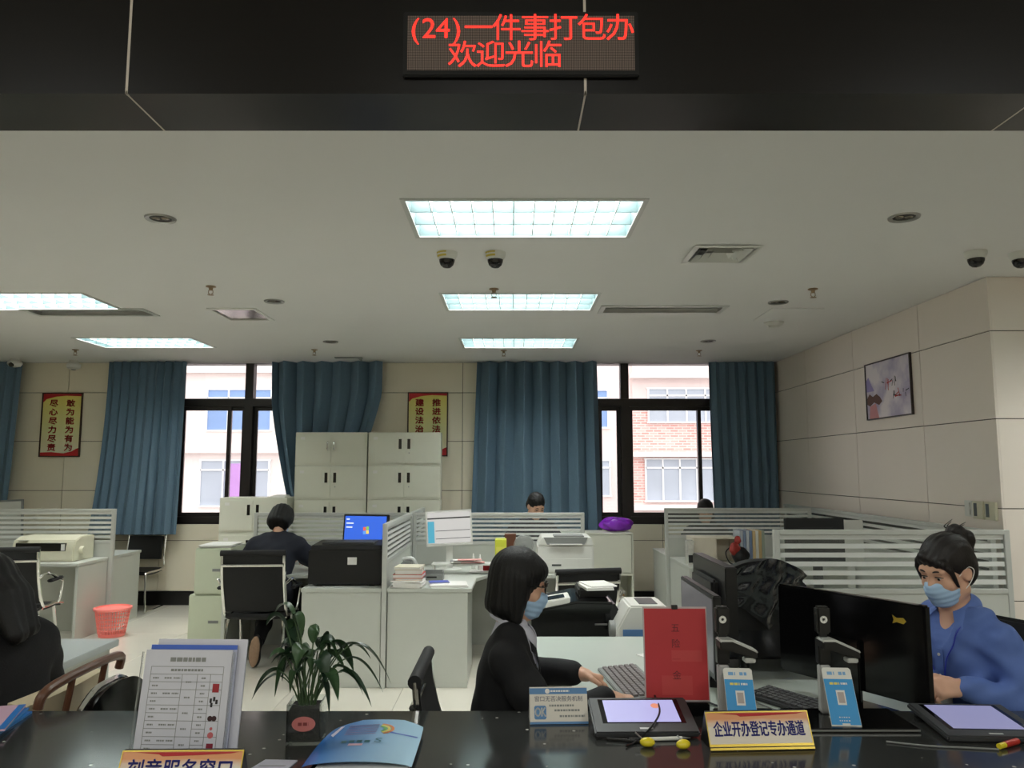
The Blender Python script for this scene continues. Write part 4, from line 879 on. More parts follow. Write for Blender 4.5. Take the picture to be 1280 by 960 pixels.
# cables on the front desk
def cable(label, pts, r=.004, mm=None):
    return tag(MB().tube(pts, r, 6, 6).o('cable', mm or m_mattblk), label, 'cable')
cable('black cable trailing from the black desk printer over the white wing', [(-1.2, 6.43, .72), (-1.1, 6.46, .74), (-1.0, 6.44, .72), (-.985, 6.3, .72)])
cable('grey cable curled beside the black desk printer', [(-.98, 5.95, .72), (-.976, 6.05, .735), (-.98, 6.18, .72)], .003, m_grey)
cable('grey cable crossing the white desk beside the first document scanner', [(.86, 3.1, .746), (.9, 2.95, .746), (.96, 2.8, .746), (.93, 2.72, .746)], .003, m_grey)
cable('black cable looping behind the blue code stand', [(.72, 2.75, .748), (.76, 2.85, .748), (.72, 2.95, .748), (.68, 3.1, .748)], .004)
# ------------------------------------------------------------------ right desk clutter
t = T('shelf_box', 'cream open shelf box on the right desk', 'shelf box', (1.93, 7.45, .7155))
MB().box(-.22, 0, 0, -.205, .25, .235).box(.195, 0, 0, .21, .25, .235).box(-.205, 0, .22, .195, .25, .235).box(-.205, .235, 0, .195, .25, .22).box(.0, 0, 0, .015, .235, .22).o('carcass', mat('cream_board', (214, 206, 188), .5), t, bev=.002)
B(-.205, .0, 0, .0, .012, .22).o('front_board', mat('cream_board', (214, 206, 188), .5), t)
fcol = [('pale grey', (176, 182, 190)), ('slate blue', (120, 134, 160)), ('pale grey', (180, 184, 190)), ('slate blue', (112, 128, 158)), ('tan', (196, 172, 128)), ('white', (216, 214, 206)), ('tan', (186, 158, 112)), ('green grey', (150, 160, 146))]
x = 2.16
for k, (nm, c) in enumerate(fcol):
    lean = 0
    t = T('file_folder', f'{nm} file standing in the row beside the shelf box, {["first","second","third","fourth","fifth","sixth","seventh","last"][k]} of eight', 'file', (x, 7.42, .7155), 0, 'row of files on the right desk')
    M = Matrix.Rotation(R(lean), 4, 'Y')
    sh = max(0, .026 * math.sin(R(-lean)))
    MB().box(0, 0, 0, .004, .24, .3, Matrix.Translation((0, 0, sh)) @ M).box(.022, 0, 0, .026, .24, .3, Matrix.Translation((0, 0, sh)) @ M).box(.004, 0, 0, .022, .004, .3, Matrix.Translation((0, 0, sh)) @ M).o('cover', mat('file_%d_%d_%d' % c, c, .6), t)
    MB().box(.0045, .005, .005, .0215, .235, .285, Matrix.Translation((0, 0, sh)) @ M).o('pages', m_paper, t)
    x += .029 if k != 3 else .03
t = T('toy_bundle', 'red and black knotted bag on the right desk beside the files', 'bag', (2.08, 7.26, .7155))
def blob(cx, cy, cz, r, sz, sd):
    def fn(u, v):
        a = 2 * PI * u; p = PI * (v - .5); k = 1 + .12 * math.sin(3 * a + sd) + .08 * math.sin(5 * p + sd)
        return (cx + r * math.cos(a) * math.cos(p) * k, cy + r * math.sin(a) * math.cos(p) * k, cz + sz * math.sin(p))
    return MB().sheet(fn, 20, 12)
blob(.03, 0, .085, .075, .085, 1).o('black_pouch', m_mattblk, t, ang=180); blob(-.03, -.02, .15, .05, .06, 2).o('red_knot', mat('dark_red_cloth', (150, 44, 36), .6, var=.3, scale=30), t, ang=180); blob(-.0, -.02, .23, .03, .04, 3).o('red_tassel', mat('dark_red_cloth', (150, 44, 36), .6), t, ang=180)
MB().tube([(-.05, -.02, .18), (-.11, -.02, .12), (-.08, -.02, .03), (-.03, -.02, .01)], .006, 6, 4).o('cord', m_mattblk, t)
papers('paper_sheets', 'flat white sheets on the right desk in front of the shelf box', 1.82, 7.24, .7155, .24, .2, 3, 6, 31, .006, spread=.03)
t = T('cardboard_stand', 'narrow patterned box leaning by the end of the right desk', 'box', (1.66, 7.3, .7155)); MB().box(-.03, -.02, 0, .03, .1, .22).o('box', mat('marbled_card', (176, 174, 166), .6, var=.4, scale=30), t, bev=.002); B(-.025, -.0212, .02, .025, -.02, .09).o('dark_label', m_black, t)
B(2.5, 5.15, .7155, 2.75, 5.35, .78).o('paper_stack', m_paper)
tag(bpy.data.objects[[o.name for o in SC.objects if o.name.startswith('paper_stack') and o.type == 'MESH'][-1]], 'block of papers behind the wide striped screen', 'papers')
# small framed board glimpsed over the left screen
t = T('leaning_board', 'thin grey board leaning at the far edge of the left desk', 'board', (-5.6, 8.5, .716)); MB().box(-.3, 0, 0, .3, .02, .54, Matrix.Rotation(R(-3), 4, 'Y')).o('board', m_grey, t, bev=.003); MB().box(-.28, -.003, .02, .28, -.0005, .52, Matrix.Rotation(R(-3), 4, 'Y')).o('board_face', mat('pale_board', (196, 196, 188), .6), t)
# ------------------------------------------------------------------ things on the counter
CT = .8003
def tilt_frame(loc, tilt, rz=0):
    """face of a leaning sign: x right, y up along the face, z out of the face (towards the visitor)"""
    return Matrix.Translation(loc) @ Matrix.Rotation(R(rz), 4, 'Z') @ Matrix.Rotation(R(90 - tilt), 4, 'X')
def signprint():
    m = bpy.data.materials.new('sign_print'); m.use_nodes = True; nt = m.node_tree; b = nt.nodes['Principled BSDF']
    tc = nt.nodes.new('ShaderNodeTexCoord'); sp = nt.nodes.new('ShaderNodeSeparateXYZ'); nt.links.new(tc.outputs['Generated'], sp.inputs[0])
    n = nt.nodes.new('ShaderNodeTexNoise'); n.inputs['Scale'].default_value = 3; nt.links.new(tc.outputs['Generated'], n.inputs['Vector'])
    ad = nt.nodes.new('ShaderNodeMath'); ad.operation = 'MULTIPLY_ADD'; ad.inputs[1].default_value = .35; nt.links.new(n.outputs[0], ad.inputs[0]); nt.links.new(sp.outputs['Z'], ad.inputs[2])
    cr = nt.nodes.new('ShaderNodeValToRGB'); e = cr.color_ramp.elements; e[0].position = .72; e[0].color = (*s2l((.86, .82, .76)), 1); e[1].position = 1.2; e[1].color = (*s2l((.84, .56, .34)), 1)
    nt.links.new(ad.outputs[0], cr.inputs[0]); nt.links.new(cr.outputs[0], b.inputs['Base Color']); b.inputs['Roughness'].default_value = .35
    return m
m_sign = signprint()
def desk_sign(label, s, x, y, rz, size, condense, step, w=.3):
    t = T('desk_sign', label, 'sign', (x, y, CT), rz)
    M = tilt_frame((0, 0, 0), 27)
    MB().prism([(0, 0), (.05, .094), (.054, .094), (.1, 0)], -w / 2, w / 2, 'x').o('stand', m_black, t)
    MB().box(-w / 2, .016, 0, w / 2, .1, .003, M).o('print', m_sign, t)
    MB().box(-w / 2 - .002, 0, 0, w / 2 + .002, .006, .006, M).box(-w / 2 - .002, .009, 0, w / 2 + .002, .016, .005, M).box(-w / 2 - .002, .1, 0, w / 2 + .002, .103, .005, M).box(-w / 2 - .002, .016, 0, -w / 2, .1, .005, M).box(w / 2, .016, 0, w / 2 + .002, .1, .005, M).o('gold_trim', m_gold, t)
    mb = MB()
    pts = [(-w / 2 + .03, .0985), (w / 2 - .01, .0985), (w / 2 - .03, .095), (.03, .091), (-.05, .089), (-w / 2 + .09, .094)]
    mb.add([M @ Vector((a, b, .0036)) for a, b in pts], [tuple(range(len(pts)))]); mb.o('red_ribbon', m_red, t)
    k = len(s)
    text([(c, (i - (k - 1) / 2) * step, .053) for i, c in enumerate(s)], size, M @ Matrix.Translation((0, 0, .0042)), m_blueink, t, condense=condense, bold=.0006) if condense == 1 else None
    if condense != 1:
        mb = MB()
        for i, c in enumerate(s): 
            q = text_mb(c, size, M @ Matrix.Translation(((i - (k - 1) / 2) * step, .053, .0042)), bold=.0009, condense=condense); mb.add(q.v, q.f)
        mb.o('lettering', m_blueink, t, smooth=False)
    return t
desk_sign('gold edged desk sign for business registration beside the flat tablet', '企业开办登记专办通道', .717, 2.31, 3, .044, .62, .0268)
desk_sign('gold edged desk sign for the seal engraving window', '刻章服务窗口', -.828, 1.995, 1, .054, .8, .0445)
# small blue and white notice stand
t = T('notice_stand', 'small blue and white service notice stand with a square logo', 'sign', (.149, 2.535, CT), 2)
M = tilt_frame((0, 0, 0), 20); w = .092; m_nblue = mat('notice_blue', (70, 122, 172), .4)
MB().prism([(0, 0), (.038, .102), (.042, .102), (.075, 0)], -w, w, 'x').o('stand', m_wpaint, t)
MB().box(-w, 0, 0, w, .109, .002, M).o('print', mat('notice_white', (214, 208, 198), .4), t)
MB().box(-w, .088, .002, w, .106, .0024, M).box(-w, 0, .002, w, .007, .0024, M).o('blue_band', m_nblue, t)
MB().prism([(-.078 + .038 * a, .014 + .04 * b) for a, b in ((.1, 0), (.9, 0), (1, .1), (1, .9), (.9, 1), (.1, 1), (0, .9), (0, .1))], .002, .0026, 'z', M).o('logo_tile', m_nblue, t)
text('OK', .036, M @ Matrix.Translation((-.059, .034, .003)), m_paper, t, condense=.66, bold=.0008)
MB().lathe([(0, .0006), (.0075, .0006), (.0075, 0)], n=16, M=M @ Matrix.Translation((-.035, .097, .0024))).o('emblem', m_paper, t)
text('窗口无否决服务机制', .0172, M @ Matrix.Translation((0, .073, .0026)), mat('notice_text', (70, 74, 96), .6), t)
rn = random.Random(3); mb = MB()
for x, y in ((-.03, .054), (-.014, .04), (.002, .023)): bars(mb, M @ Matrix.Translation((0, 0, .0022)), x, y, .08, .006, rn)
mb.o('small_print', m_grey, t)
mb = MB(); bars(mb, M @ Matrix.Translation((0, 0, .0024)), -.025, .097, .06, .005, rn); mb.o('small_print', m_paper, t)
# red notice
t = T('notice_stand', 'upright red paper notice in a clear stand behind the flat tablet', 'sign', (.545, 2.632, CT), -1)
M = tilt_frame((0, 0, 0), 5); m_redpaper = mat('red_notice_paper', (178, 48, 52), .6, var=.08, scale=6)
MB().box(-.107, .04, -.004, .107, .34, -.001, M).o('clear_plate', mat('clear_acrylic', (190, 176, 176), .2), t)
MB().box(-.1025, .045, 0, .1025, .334, .0015, M).o('red_sheet', m_redpaper, t)
MB().box(-.1, -.018, 0, .1, .034, .04).o('stand_base', m_gloss, t, bev=.004)
MB().box(-.01, .332, -.008, .01, .346, .006, M).o('clip', m_black, t, bev=.001)
for i, c in enumerate('五险一金'): text(c, .03, M @ Matrix.Translation((0, .27 - .05 * i, .002)), mat('maroon_ink', (92, 24, 30), .6) if i != 2 else mat('faded_ink', (166, 46, 50), .6), t)
MB().box(-.015, .165, .0015, .085, .2, .0019, M).box(-.05, .06, .0015, .05, .12, .0019, M).o('pasted_strip', mat('red_patch', (184, 62, 62), .5), t)
# blue payment code stands
m_cyan = mat('sky_blue_card', (22, 142, 206), .4)
def code_stand(label, x, y, z, rz):
    t = T('code_stand', label, 'display stand', (x, y, z), rz)
    M = tilt_frame((0, 0, 0), 28); w, h = .045, .175
    pl = [(-w, 0), (w, 0), (w, h - .006), (w - .006, h), (-w + .006, h), (-w, h - .006)]
    MB().prism(pl, -.003, 0, 'z', M).o('plate', m_wpaint, t)
    MB().box(-w + .001, .004, 0, w - .001, h * .8, .0008, M).o('blue_print', m_cyan, t)
    MB().box(-.0135, .062, .0008, .0135, .106, .0014, M).o('white_square', m_paper, t)
    MB().box(-.0095, .068, .0014, .0095, .1, .0018, M).o('grey_patch', mat('patch_grey', (176, 164, 160), .6), t)
    mb = MB(); rn = random.Random(2); bars(mb, M @ Matrix.Translation((0, 0, .0008)), -.028, .126, .03, .007, rn); mb.o('yellow_print', mat('yellow_ink', (222, 206, 90), .5), t)
    mb = MB(); bars(mb, M @ Matrix.Translation((0, 0, .0008)), .006, .126, .02, .006, rn); bars(mb, M @ Matrix.Translation((0, 0, .0008)), -.018, .026, .034, .003, rn, 1.2); bars(mb, M @ Matrix.Translation((0, 0, .0008)), -.018, .016, .034, .003, rn, 1.2); mb.o('white_print', m_paper, t)
    mb = MB(); bars(mb, M, -.03, h * .9, .022, .01, rn); bars(mb, M, .005, h * .9, .022, .01, rn); mb.o('logo_print', mat('logo_blue', (110, 160, 206), .5), t)
    MB().prism([(-.03, 0), (.03, 0), (.025, .09), (-.025, .09)], 0, .003, 'z').prism([(.0, .003), (.095, .003), (.095, .006), (.076, .11), (.072, .11)], -.012, .012, 'x').o('rear_foot', m_wpaint, t)
    return t
# document scanners
def doc_scanner(label, x0, x1, px_, y0=2.455, y1=2.66, py=2.61):
    t = T('document_scanner', label, 'document scanner', (px_, py, CT))
    B(x0 - px_, y0 - py, 0, x1 - px_, y1 - py, .012).o('base_plate', m_gloss, t, bev=.003)
    B(x0 - px_, y0 - py - .002, .004, x1 - px_, y0 - py, .009).o('silver_edge', m_steel, t)
    B(-.018, -.012, .012, .018, .018, .165).o('post', mat('silver_plastic', (196, 196, 194), .35, metal=.2), t, bev=.005)
    MB().lathe([(0, .0008), (.009, .0008), (.009, 0)], n=18, M=Matrix.Translation((.004, -.0122, .135)) @ Matrix.Rotation(R(90), 4, 'X')).o('green_badge', mat('badge_green', (70, 150, 120), .4), t)
    B(-.02, -.013, .165, .02, .02, .25).o('upper_post', m_black, t, bev=.004)
    a = MB().prism([(-.02, .25), (.02, .25), (.1, .215), (.1, .19), (.0, .22), (-.02, .22)], -.05, .0, 'y').o('camera_arm', m_black, t, bev=.004)
    MB().prism([(-.021, .252), (.02, .252), (.101, .217), (.101, .209), (.02, .243), (-.021, .243)], -.052, .002, 'y').o('silver_cover', m_frame, t, bev=.003)
    MB().box(.06, -.045, .178, .095, -.01, .193).o('scan_lens', m_frame, t, bev=.003)
    B(-.022, -.018, .262, .022, .016, .35).o('side_camera', m_black, t, bev=.006)
    MB().lathe([(.0, .0), (.004, .0), (.005, .002), (.012, .002), (.012, .0)], n=20, M=Matrix.Translation((-.002, -.0185, .31)) @ Matrix.Rotation(R(90), 4, 'X')).o('lens_ring', m_wpaint, t)
    B(-.012, -.006, .25, .012, .008, .262).o('neck', m_black, t)
    return t
doc_scanner('document scanner with a silver post between the red notice and the monitors', .664, .86, .69)
doc_scanner('document scanner with a silver post in front of the large glossy monitor', .885, 1.245, 1.02)
code_stand('blue payment code stand half hidden by the gold edged sign', .712, 2.47, CT + .0121, -5)
code_stand('blue payment code stand on the wide scanner base plate', 1.03, 2.475, CT + .0121, -4)
# tablets
def tablet(label, x, y, rz, w, d, lift, scr, mk):
    t = T('signature_tablet', label, 'tablet', (x, y, CT), rz)
    a = math.degrees(math.asin(lift / d)); M = Matrix.Translation((0, 0, .002)) @ Matrix.Rotation(R(a), 4, 'X')
    MB().box(-w / 2, 0, 0, w / 2, d, .018, M).o('body', m_dgrey, t, bev=.005)
    MB().box(-w / 2 + .03, .05, .018, w / 2 - .03, d - .015, .0186, M).o('bezel', m_gloss, t)
    MB().box(-w / 2 + .045, .056, .0186, w / 2 - .045, d - .022, .0194, M).o('screen', scr, t)
    MB().box(-.02, .018, .018, .02, .026, .0186, M).o('name_strip', m_frame, t)
    for s in (-1, 1): MB().box(s * (w / 2 - .03) - .012, d - .03, -lift * .82 , s * (w / 2 - .03) + .012, d - .01, 0, Matrix.Translation((0, 0, lift * .88))).o('rear_foot', m_mattblk, t)
    if mk:
        MB().lathe([(0, .0006), (.014, .0006), (.014, 0)], n=18, M=M @ Matrix.Translation((.05, d * .72, .0194))).o('orange_mark', emis('orange_mark', (220, 140, 110), .7), t)
    return t
tablet('dark grey signature tablet with a lilac screen in front of the red notice', .405, 2.402, 1, .315, .205, .045, m_scr_lilac, True)
tablet('dark grey signature tablet with a lilac screen beside the woman in blue', 1.43, 2.36, -3, .3, .265, .018, emis('lilac_screen_dim', (138, 138, 178), .6), False)
# pens and holders
def pen(label, p0, p1, mbody, tip=m_black, r=.0055):
    t = T('pen', label, 'pen', (0, 0, 0)); a = Vector(p0); b = Vector(p1); d = (b - a)
    MB().cyl(a + d * .25, a + d * .86, r, n=10).o('barrel', mbody, t); MB().cyl(a, a + d * .25, r * 1.05, n=10).o('cap', tip, t); MB().cyl(a + d * .86, b, r * .9, .0012, n=10).o('tip', m_steel, t); return t
pen('white and black pen lying in front of the tablet', (.345, 2.375, CT + .006), (.53, 2.392, CT + .006), m_wpaint)
pen('thin black stylus lying beside the white pen', (.28, 2.39, CT + .0045), (.42, 2.352, CT + .0045), m_black, m_black, .004)
m_yp = mat('yellow_rubber', (226, 206, 46), .3)
for k, (x, y) in enumerate(((.392, 2.335), (.492, 2.318))):
    t = T('pen_holder', ['small yellow rubber pen holder near the thin stylus', 'small yellow rubber pen holder near the gold edged sign'][k], 'pen holder', (x, y, CT), 20 * k)
    MB().sheet(lambda u, v: ((.022 - .006 * k * 0) * math.cos(2 * PI * u) * math.cos(PI * (v - .5)), .016 * math.sin(2 * PI * u) * math.cos(PI * (v - .5)), .013 + .013 * math.sin(PI * (v - .5))), 20, 12).o('rubber_body', m_yp, t, ang=180)
    MB().tube([(-.014, .008, .02), (-.03, .03, .03)] if k == 0 else [(.0, .01, .02), (-.004, .024, .03)], .0025, 6).o('metal_pin', m_steel, t)
tag(MB().tube([(.47, 2.64, CT + .058), (.46, 2.5, CT + .05), (.42, 2.42, CT + .03), (.36, 2.36, CT + .005), (.33, 2.33, CT + .004)], .0032, 6, 6).o('stylus_cord', m_black), 'black stylus cord hanging over the tablet with the orange mark', 'cord')
t = T('pen', 'red pen with a yellow end beside the right hand tablet', 'pen', (0, 0, 0))
MB().cyl((1.42, 2.325, CT + .009), (1.475, 2.355, CT + .009), .009).o('barrel', mat('red_pen', (190, 50, 40), .3), t); MB().cyl((1.395, 2.312, CT + .009), (1.42, 2.325, CT + .009), .008).o('cap', m_yp, t); MB().cyl((1.475, 2.355, CT + .009), (1.495, 2.366, CT + .009), .008, .002).o('tip', m_black, t)
tag(MB().tube([(1.1, 2.37, CT + .003), (1.2, 2.335, CT + .003), (1.3, 2.32, CT + .003), (1.39, 2.306, CT + .003)], .003, 6, 6).o('grey_cord', m_grey), 'grey cord running along the counter to the red pen', 'cord')
t = T('paper_roll', 'end of a white paper roll at the right end of the counter', 'paper roll', (1.455, 2.23, CT)); MB().cyl((0, 0, .028), (.1, .03, .028), .028, n=20).o('roll', m_paper, t); MB().cyl((-.001, 0, .028), (.101, .03, .028), .01, n=14).o('core', m_beige, t)
# ------------------------------------------------------------------ leaflet stand with price list
t = T('leaflet_stand', 'clear leaflet stand holding a printed price table and other sheets', 'leaflet stand', (-.885, 2.125, CT + .0068), -2)
M = tilt_frame((0, 0, 0), 11); m_acr = glassmat('acrylic', (.93, .94, .95), haze=.1)
MB().box(-.128, 0, -.03, .128, .012, .006, M).box(-.128, 0, -.034, .128, .3, -.03, M).box(-.128, 0, .002, -.124, .3, .006, M).box(.124, 0, .002, .128, .3, .006, M).o('acrylic_holder', m_acr, t)
MB().box(-.12, .013, -.004, .12, .305, 0, M).o('price_sheet', mat('price_paper', (200, 200, 210), .7), t)
MB().box(-.112, .013, -.014, .128, .318, -.01, M).o('second_sheet', mat('pale_sheet', (180, 184, 206), .6), t)
MB().box(-.112, .306, -.0099, .128, .318, -.0095, M).o('blue_band', mat('band_blue', (64, 98, 190), .5), t)
MB().box(-.1, .013, -.028, .15, .333, -.022, M).o('rear_sheet', mat('lilac_sheet', (200, 200, 212), .6), t)
T0 = M @ Matrix.Translation((0, 0, .0002)); ln = MB(); q = .0007
xs = [-.1, -.012, .03, .066, .1]; top = .262
for i in range(14):
    y = top - i * .0195; x0 = xs[0]; x1 = xs[-1] if i < 3 or i % 2 == 1 else xs[3]
    if i >= 3 and i % 2 == 0: ln.box(xs[0], y - q, 0, xs[1], y + q, .0002, T0); ln.box(xs[2], y - q, 0, xs[3], y + q, .0002, T0)
    else: ln.box(x0, y - q, 0, x1, y + q, .0002, T0)
for k, x in enumerate(xs): ln.box(x - q, .014, 0, x + q, top - (.0195 if 0 < k < 4 else 0), .0002, T0)
ln.o('table_lines', m_grey, t)
rn = random.Random(6); sp = MB()
bars(sp, T0, -.05, .28, .1, .011, rn, .2); bars(sp, T0, -.045, .253, .09, .006, rn)
for i in range(12):
    y = top - .0195 * (i + 1.5); 
    bars(sp, T0, -.092, y, .016, .004, rn)
    if i % 2 == 0: bars(sp, T0, -.06, y, .02, .004, rn); bars(sp, T0, -.035, y, .018, .004, rn); bars(sp, T0, .0, y - .01, .015, .004, rn)
    bars(sp, T0, .042, y, .012, .004, rn)
sp.o('small_print', m_grey, t)
for k, (y, c) in enumerate(((.208, (150, 34, 44)), (.172, (30, 26, 30)), (.132, (52, 22, 26)), (.096, (190, 96, 100)), (.06, (130, 30, 50)))):
    mb = MB()
    if k == 1:
        for a, b in ((.074, .005), (.083, .009), (.09, .002), (.077, -.006)): mb.box(a - .003, y + b - .006, 0, a + .003, y + b + .005, .0003, T0)
    elif k == 2:
        for a in (.077, .088): mb.lathe([(0, .0003), (.007, .0003), (.007, 0)], n=12, M=T0 @ Matrix.Translation((a, y, 0)))
    elif k == 3: mb.lathe([(0, .0003), (.008, .0003), (.008, 0)], n=12, M=T0 @ Matrix.Translation((.083, y - .005, 0))).lathe([(0, .0003), (.004, .0003), (.004, 0)], n=10, M=T0 @ Matrix.Translation((.083, y + .011, 0)))
    else: mb.box(.075, y - .011, 0, .093, y + .011, .0003, T0)
    mb.o('seal_picture', mat('seal_print_%d' % k, c, .6), t)
# ------------------------------------------------------------------ folders and leaflets on the counter
def blues():
    m = bpy.data.materials.new('blue_folder_print'); m.use_nodes = True; nt = m.node_tree; b = nt.nodes['Principled BSDF']
    tc = nt.nodes.new('ShaderNodeTexCoord'); sp = nt.nodes.new('ShaderNodeSeparateXYZ'); nt.links.new(tc.outputs['Generated'], sp.inputs[0])
    cr = nt.nodes.new('ShaderNodeValToRGB'); e = cr.color_ramp.elements; e[0].position = 0; e[0].color = (*s2l((.14, .42, .74)), 1); e[1].position = .8; e[1].color = (*s2l((.66, .80, .90)), 1)
    nt.links.new(sp.outputs['X'], cr.inputs[0]); nt.links.new(cr.outputs[0], b.inputs['Base Color']); b.inputs['Roughness'].default_value = .18
    return m
t = T('document_folder', 'glossy blue plastic document folder lying beside the potted plant', 'folder', (-.4, 2.3, CT))
def fz(x, y): return .02 + .012 * math.cos(x * 9) * 1.0
B(-.12, -.165, .0, .125, .15, .014).o('papers', m_paper, t)
MB().sheet(lambda u, v: ((-.155 + .03 * v ** 3) + (.29 - .035 * v ** 3) * u, -.165 + .36 * v - .045 * max(0, abs(2 * u - 1) - .5) * 2 * v ** 6, .016 + .014 * math.sin(PI * u) ** .6 * (1 - .4 * v) + (.002)), 20, 20, .0012).o('cover', blues(), t, ang=80)
F = Matrix.Translation((0, 0, .0335))
def on(mb, pts, name, m):
    def z(x, y): 
        u = min(1, max(0, (x + .15) / .285)); v = (y + .165) / .36
        return .016 + .014 * math.sin(PI * max(.001, min(.999, u))) ** .6 * (1 - .4 * v) + .0035
    mb.add([(x, y, z(x, y)) for x, y in pts], [tuple(range(len(pts)))]); return mb
on(MB(), [(-.13, .06), (-.115, .13), (-.105, .135), (-.12, .04)], '', 0).o('white_flap', mat('pale_flap', (206, 204, 222), .3), t)
mb = MB()
for k in range(6): on(mb, [(-.09, .05 + k * .016), (.0, .058 + k * .016), (.0, .064 + k * .016), (-.09, .056 + k * .016)], '', 0)
mb.o('violet_stripes', mat('violet_print', (104, 90, 140), .4), t)
for k, c in enumerate(((206, 120, 60), (206, 196, 90), (90, 160, 90))):
    mb = MB(); 
    for i in range(7):
        a0, a1 = R(-60 + i * 20), R(-40 + i * 20); r0, r1 = .05 - k * .011, .041 - k * .011
        on(mb, [(-.0 + r0 * math.cos(a0), .1 + r0 * math.sin(a0)), (-.0 + r0 * math.cos(a1), .1 + r0 * math.sin(a1)), (r1 * math.cos(a1), .1 + r1 * math.sin(a1)), (r1 * math.cos(a0), .1 + r1 * math.sin(a0))], '', 0)
    mb.o('rainbow_arc', mat('rainbow_%d' % k, c, .4), t)
text('S', .05, Matrix.Translation((.02, -.01, .0335)), mat('teal_ink', (26, 96, 110), .4), t)
mb = MB(); rn = random.Random(8)
for i in range(4): on(mb, [(-.085 + i * .022, -.02), (-.07 + i * .022, -.02), (-.07 + i * .022, 0), (-.085 + i * .022, 0)], '', 0)
mb.o('green_print', mat('teal_ink', (26, 96, 110), .4), t)
on(MB(), [(-.06, -.045), (-.02, -.045), (-.02, -.028), (-.06, -.028)], '', 0).o('pink_patch', mat('pink_patch', (206, 170, 186), .4), t)
on(MB(), [(.04, .07), (.125, .04), (.125, .05), (.04, .078)], '', 0).o('blue_stripe', mat('deep_blue', (60, 90, 180), .4), t)
for k, (z0, rz, c, lab) in enumerate(((0, 8, (60, 130, 196), 'blue leaflet at the bottom of the leaflet pile by the counter edge'), (.009, 14, (80, 150, 206), 'blue leaflet in the middle of the leaflet pile by the counter edge'), (.018, 20, (214, 176, 196), 'pink leaflet on top of the leaflet pile by the counter edge'))):
    t = T('leaflet', lab, 'leaflet', (-1.67, 2.5, CT + z0), rz)
    MB().sheet(lambda u, v: (-.11 + .22 * u, -.13 + .26 * v, .006 + .002 * math.sin(PI * u)), 6, 6, .006).o('sheet', mat('leaflet_%d' % k, c, .3), t)
    MB().box(.09, -.13, .0062, .11, .13, .0068).o('blue_edge', mat('leaflet_edge', (40, 120, 200), .3), t)
t = T('paper_card', 'small pale card lying in front of the potted plant', 'card', (-.645, 2.2, CT)); MB().prism([(-.055, -.035), (.045, -.035), (.055, .025), (-.035, .03)], 0, .003).o('card', mat('pale_card', (200, 198, 214), .5), t); MB().prism([(-.04, -.02), (.03, -.02), (.035, -.015), (-.035, -.015)], .003, .0034).o('printed_line', m_grey, t)
# ------------------------------------------------------------------ potted plant
t = T('potted_plant', 'leafy green potted plant in a square glass vase with a pink oval label', 'plant', (-.611, 2.395, CT), 4)
m_vase = glassmat('vase_glass', (.92, .95, .94), haze=.02); s = .05
mb = MB().box(-s, -s, .0, s, s, .012)
for a, b, c, d in ((-s, -s, -s + .005, s), (s - .005, -s, s, s), (-s + .005, -s, s - .005, -s + .005), (-s + .005, s - .005, s - .005, s)): mb.box(a, b, .012, c, d, .115)
mb.o('glass_vase', m_vase, t)
B(-s + .006, -s + .006, .013, s - .006, s - .006, .1).o('soil', mat('dark_soil', (30, 24, 22), .9, var=.4, scale=90, bump=1), t)
MB().prism([(.034 * math.cos(2 * PI * i / 24), .06 + .021 * math.sin(2 * PI * i / 24)) for i in range(24)], -s - .0012, -s - .0004, 'y').o('oval_label', mat('pink_label', (196, 116, 112), .6), t)
mb = MB(); bars(mb, frame((0, -s - .0013, .06), (1, 0, 0), (0, 0, 1)), -.016, 0, .03, .009, random.Random(5)); mb.o('label_print', mat('label_ink', (120, 50, 50), .6), t)
m_leaf = mat('leaf_green', (58, 84, 54), .35, var=.3, scale=30, stretch=(3, 3, 3)); m_leaf2 = mat('leaf_dark', (40, 62, 44), .35, var=.3, scale=30); m_stem = mat('leaf_stem', (70, 92, 60), .5)
rn = random.Random(21)
def leaf(base, ctrl, tip, wid, mm, twist=0.0):
    b, c, e = Vector(base), Vector(ctrl), Vector(tip)
    def P(s_): return b * (1 - s_) ** 2 + c * 2 * s_ * (1 - s_) + e * s_ ** 2
    def Tn(s_): return ((c - b) * (1 - s_) + (e - c) * s_).normalized()
    MB().tube([P(i / 8 * .5) for i in range(9)], .0022, 5).o('leaf_stem', m_stem, t)
    hz = Vector((c - b).cross(e - c)); side0 = hz.normalized() if hz.length > 1e-6 else Vector((1, 0, 0))
    def fn(u, v):
        s_ = .42 + .58 * u; p = P(s_); d = Tn(s_); sd = (side0 - d * side0.dot(d)).normalized(); nn = d.cross(sd)
        sd = sd * math.cos(twist) + nn * math.sin(twist); nn = d.cross(sd)
        wv = wid * math.sin(PI * u ** .8) ** .8 * (1 - .15 * u) if 0 < u < 1 else 0
        x = (v - .5) * 2
        return p + sd * wv * x + nn * (abs(x) * wv * .35)
    MB().sheet(fn, 12, 4).o('leaf', mm, t, ang=180)
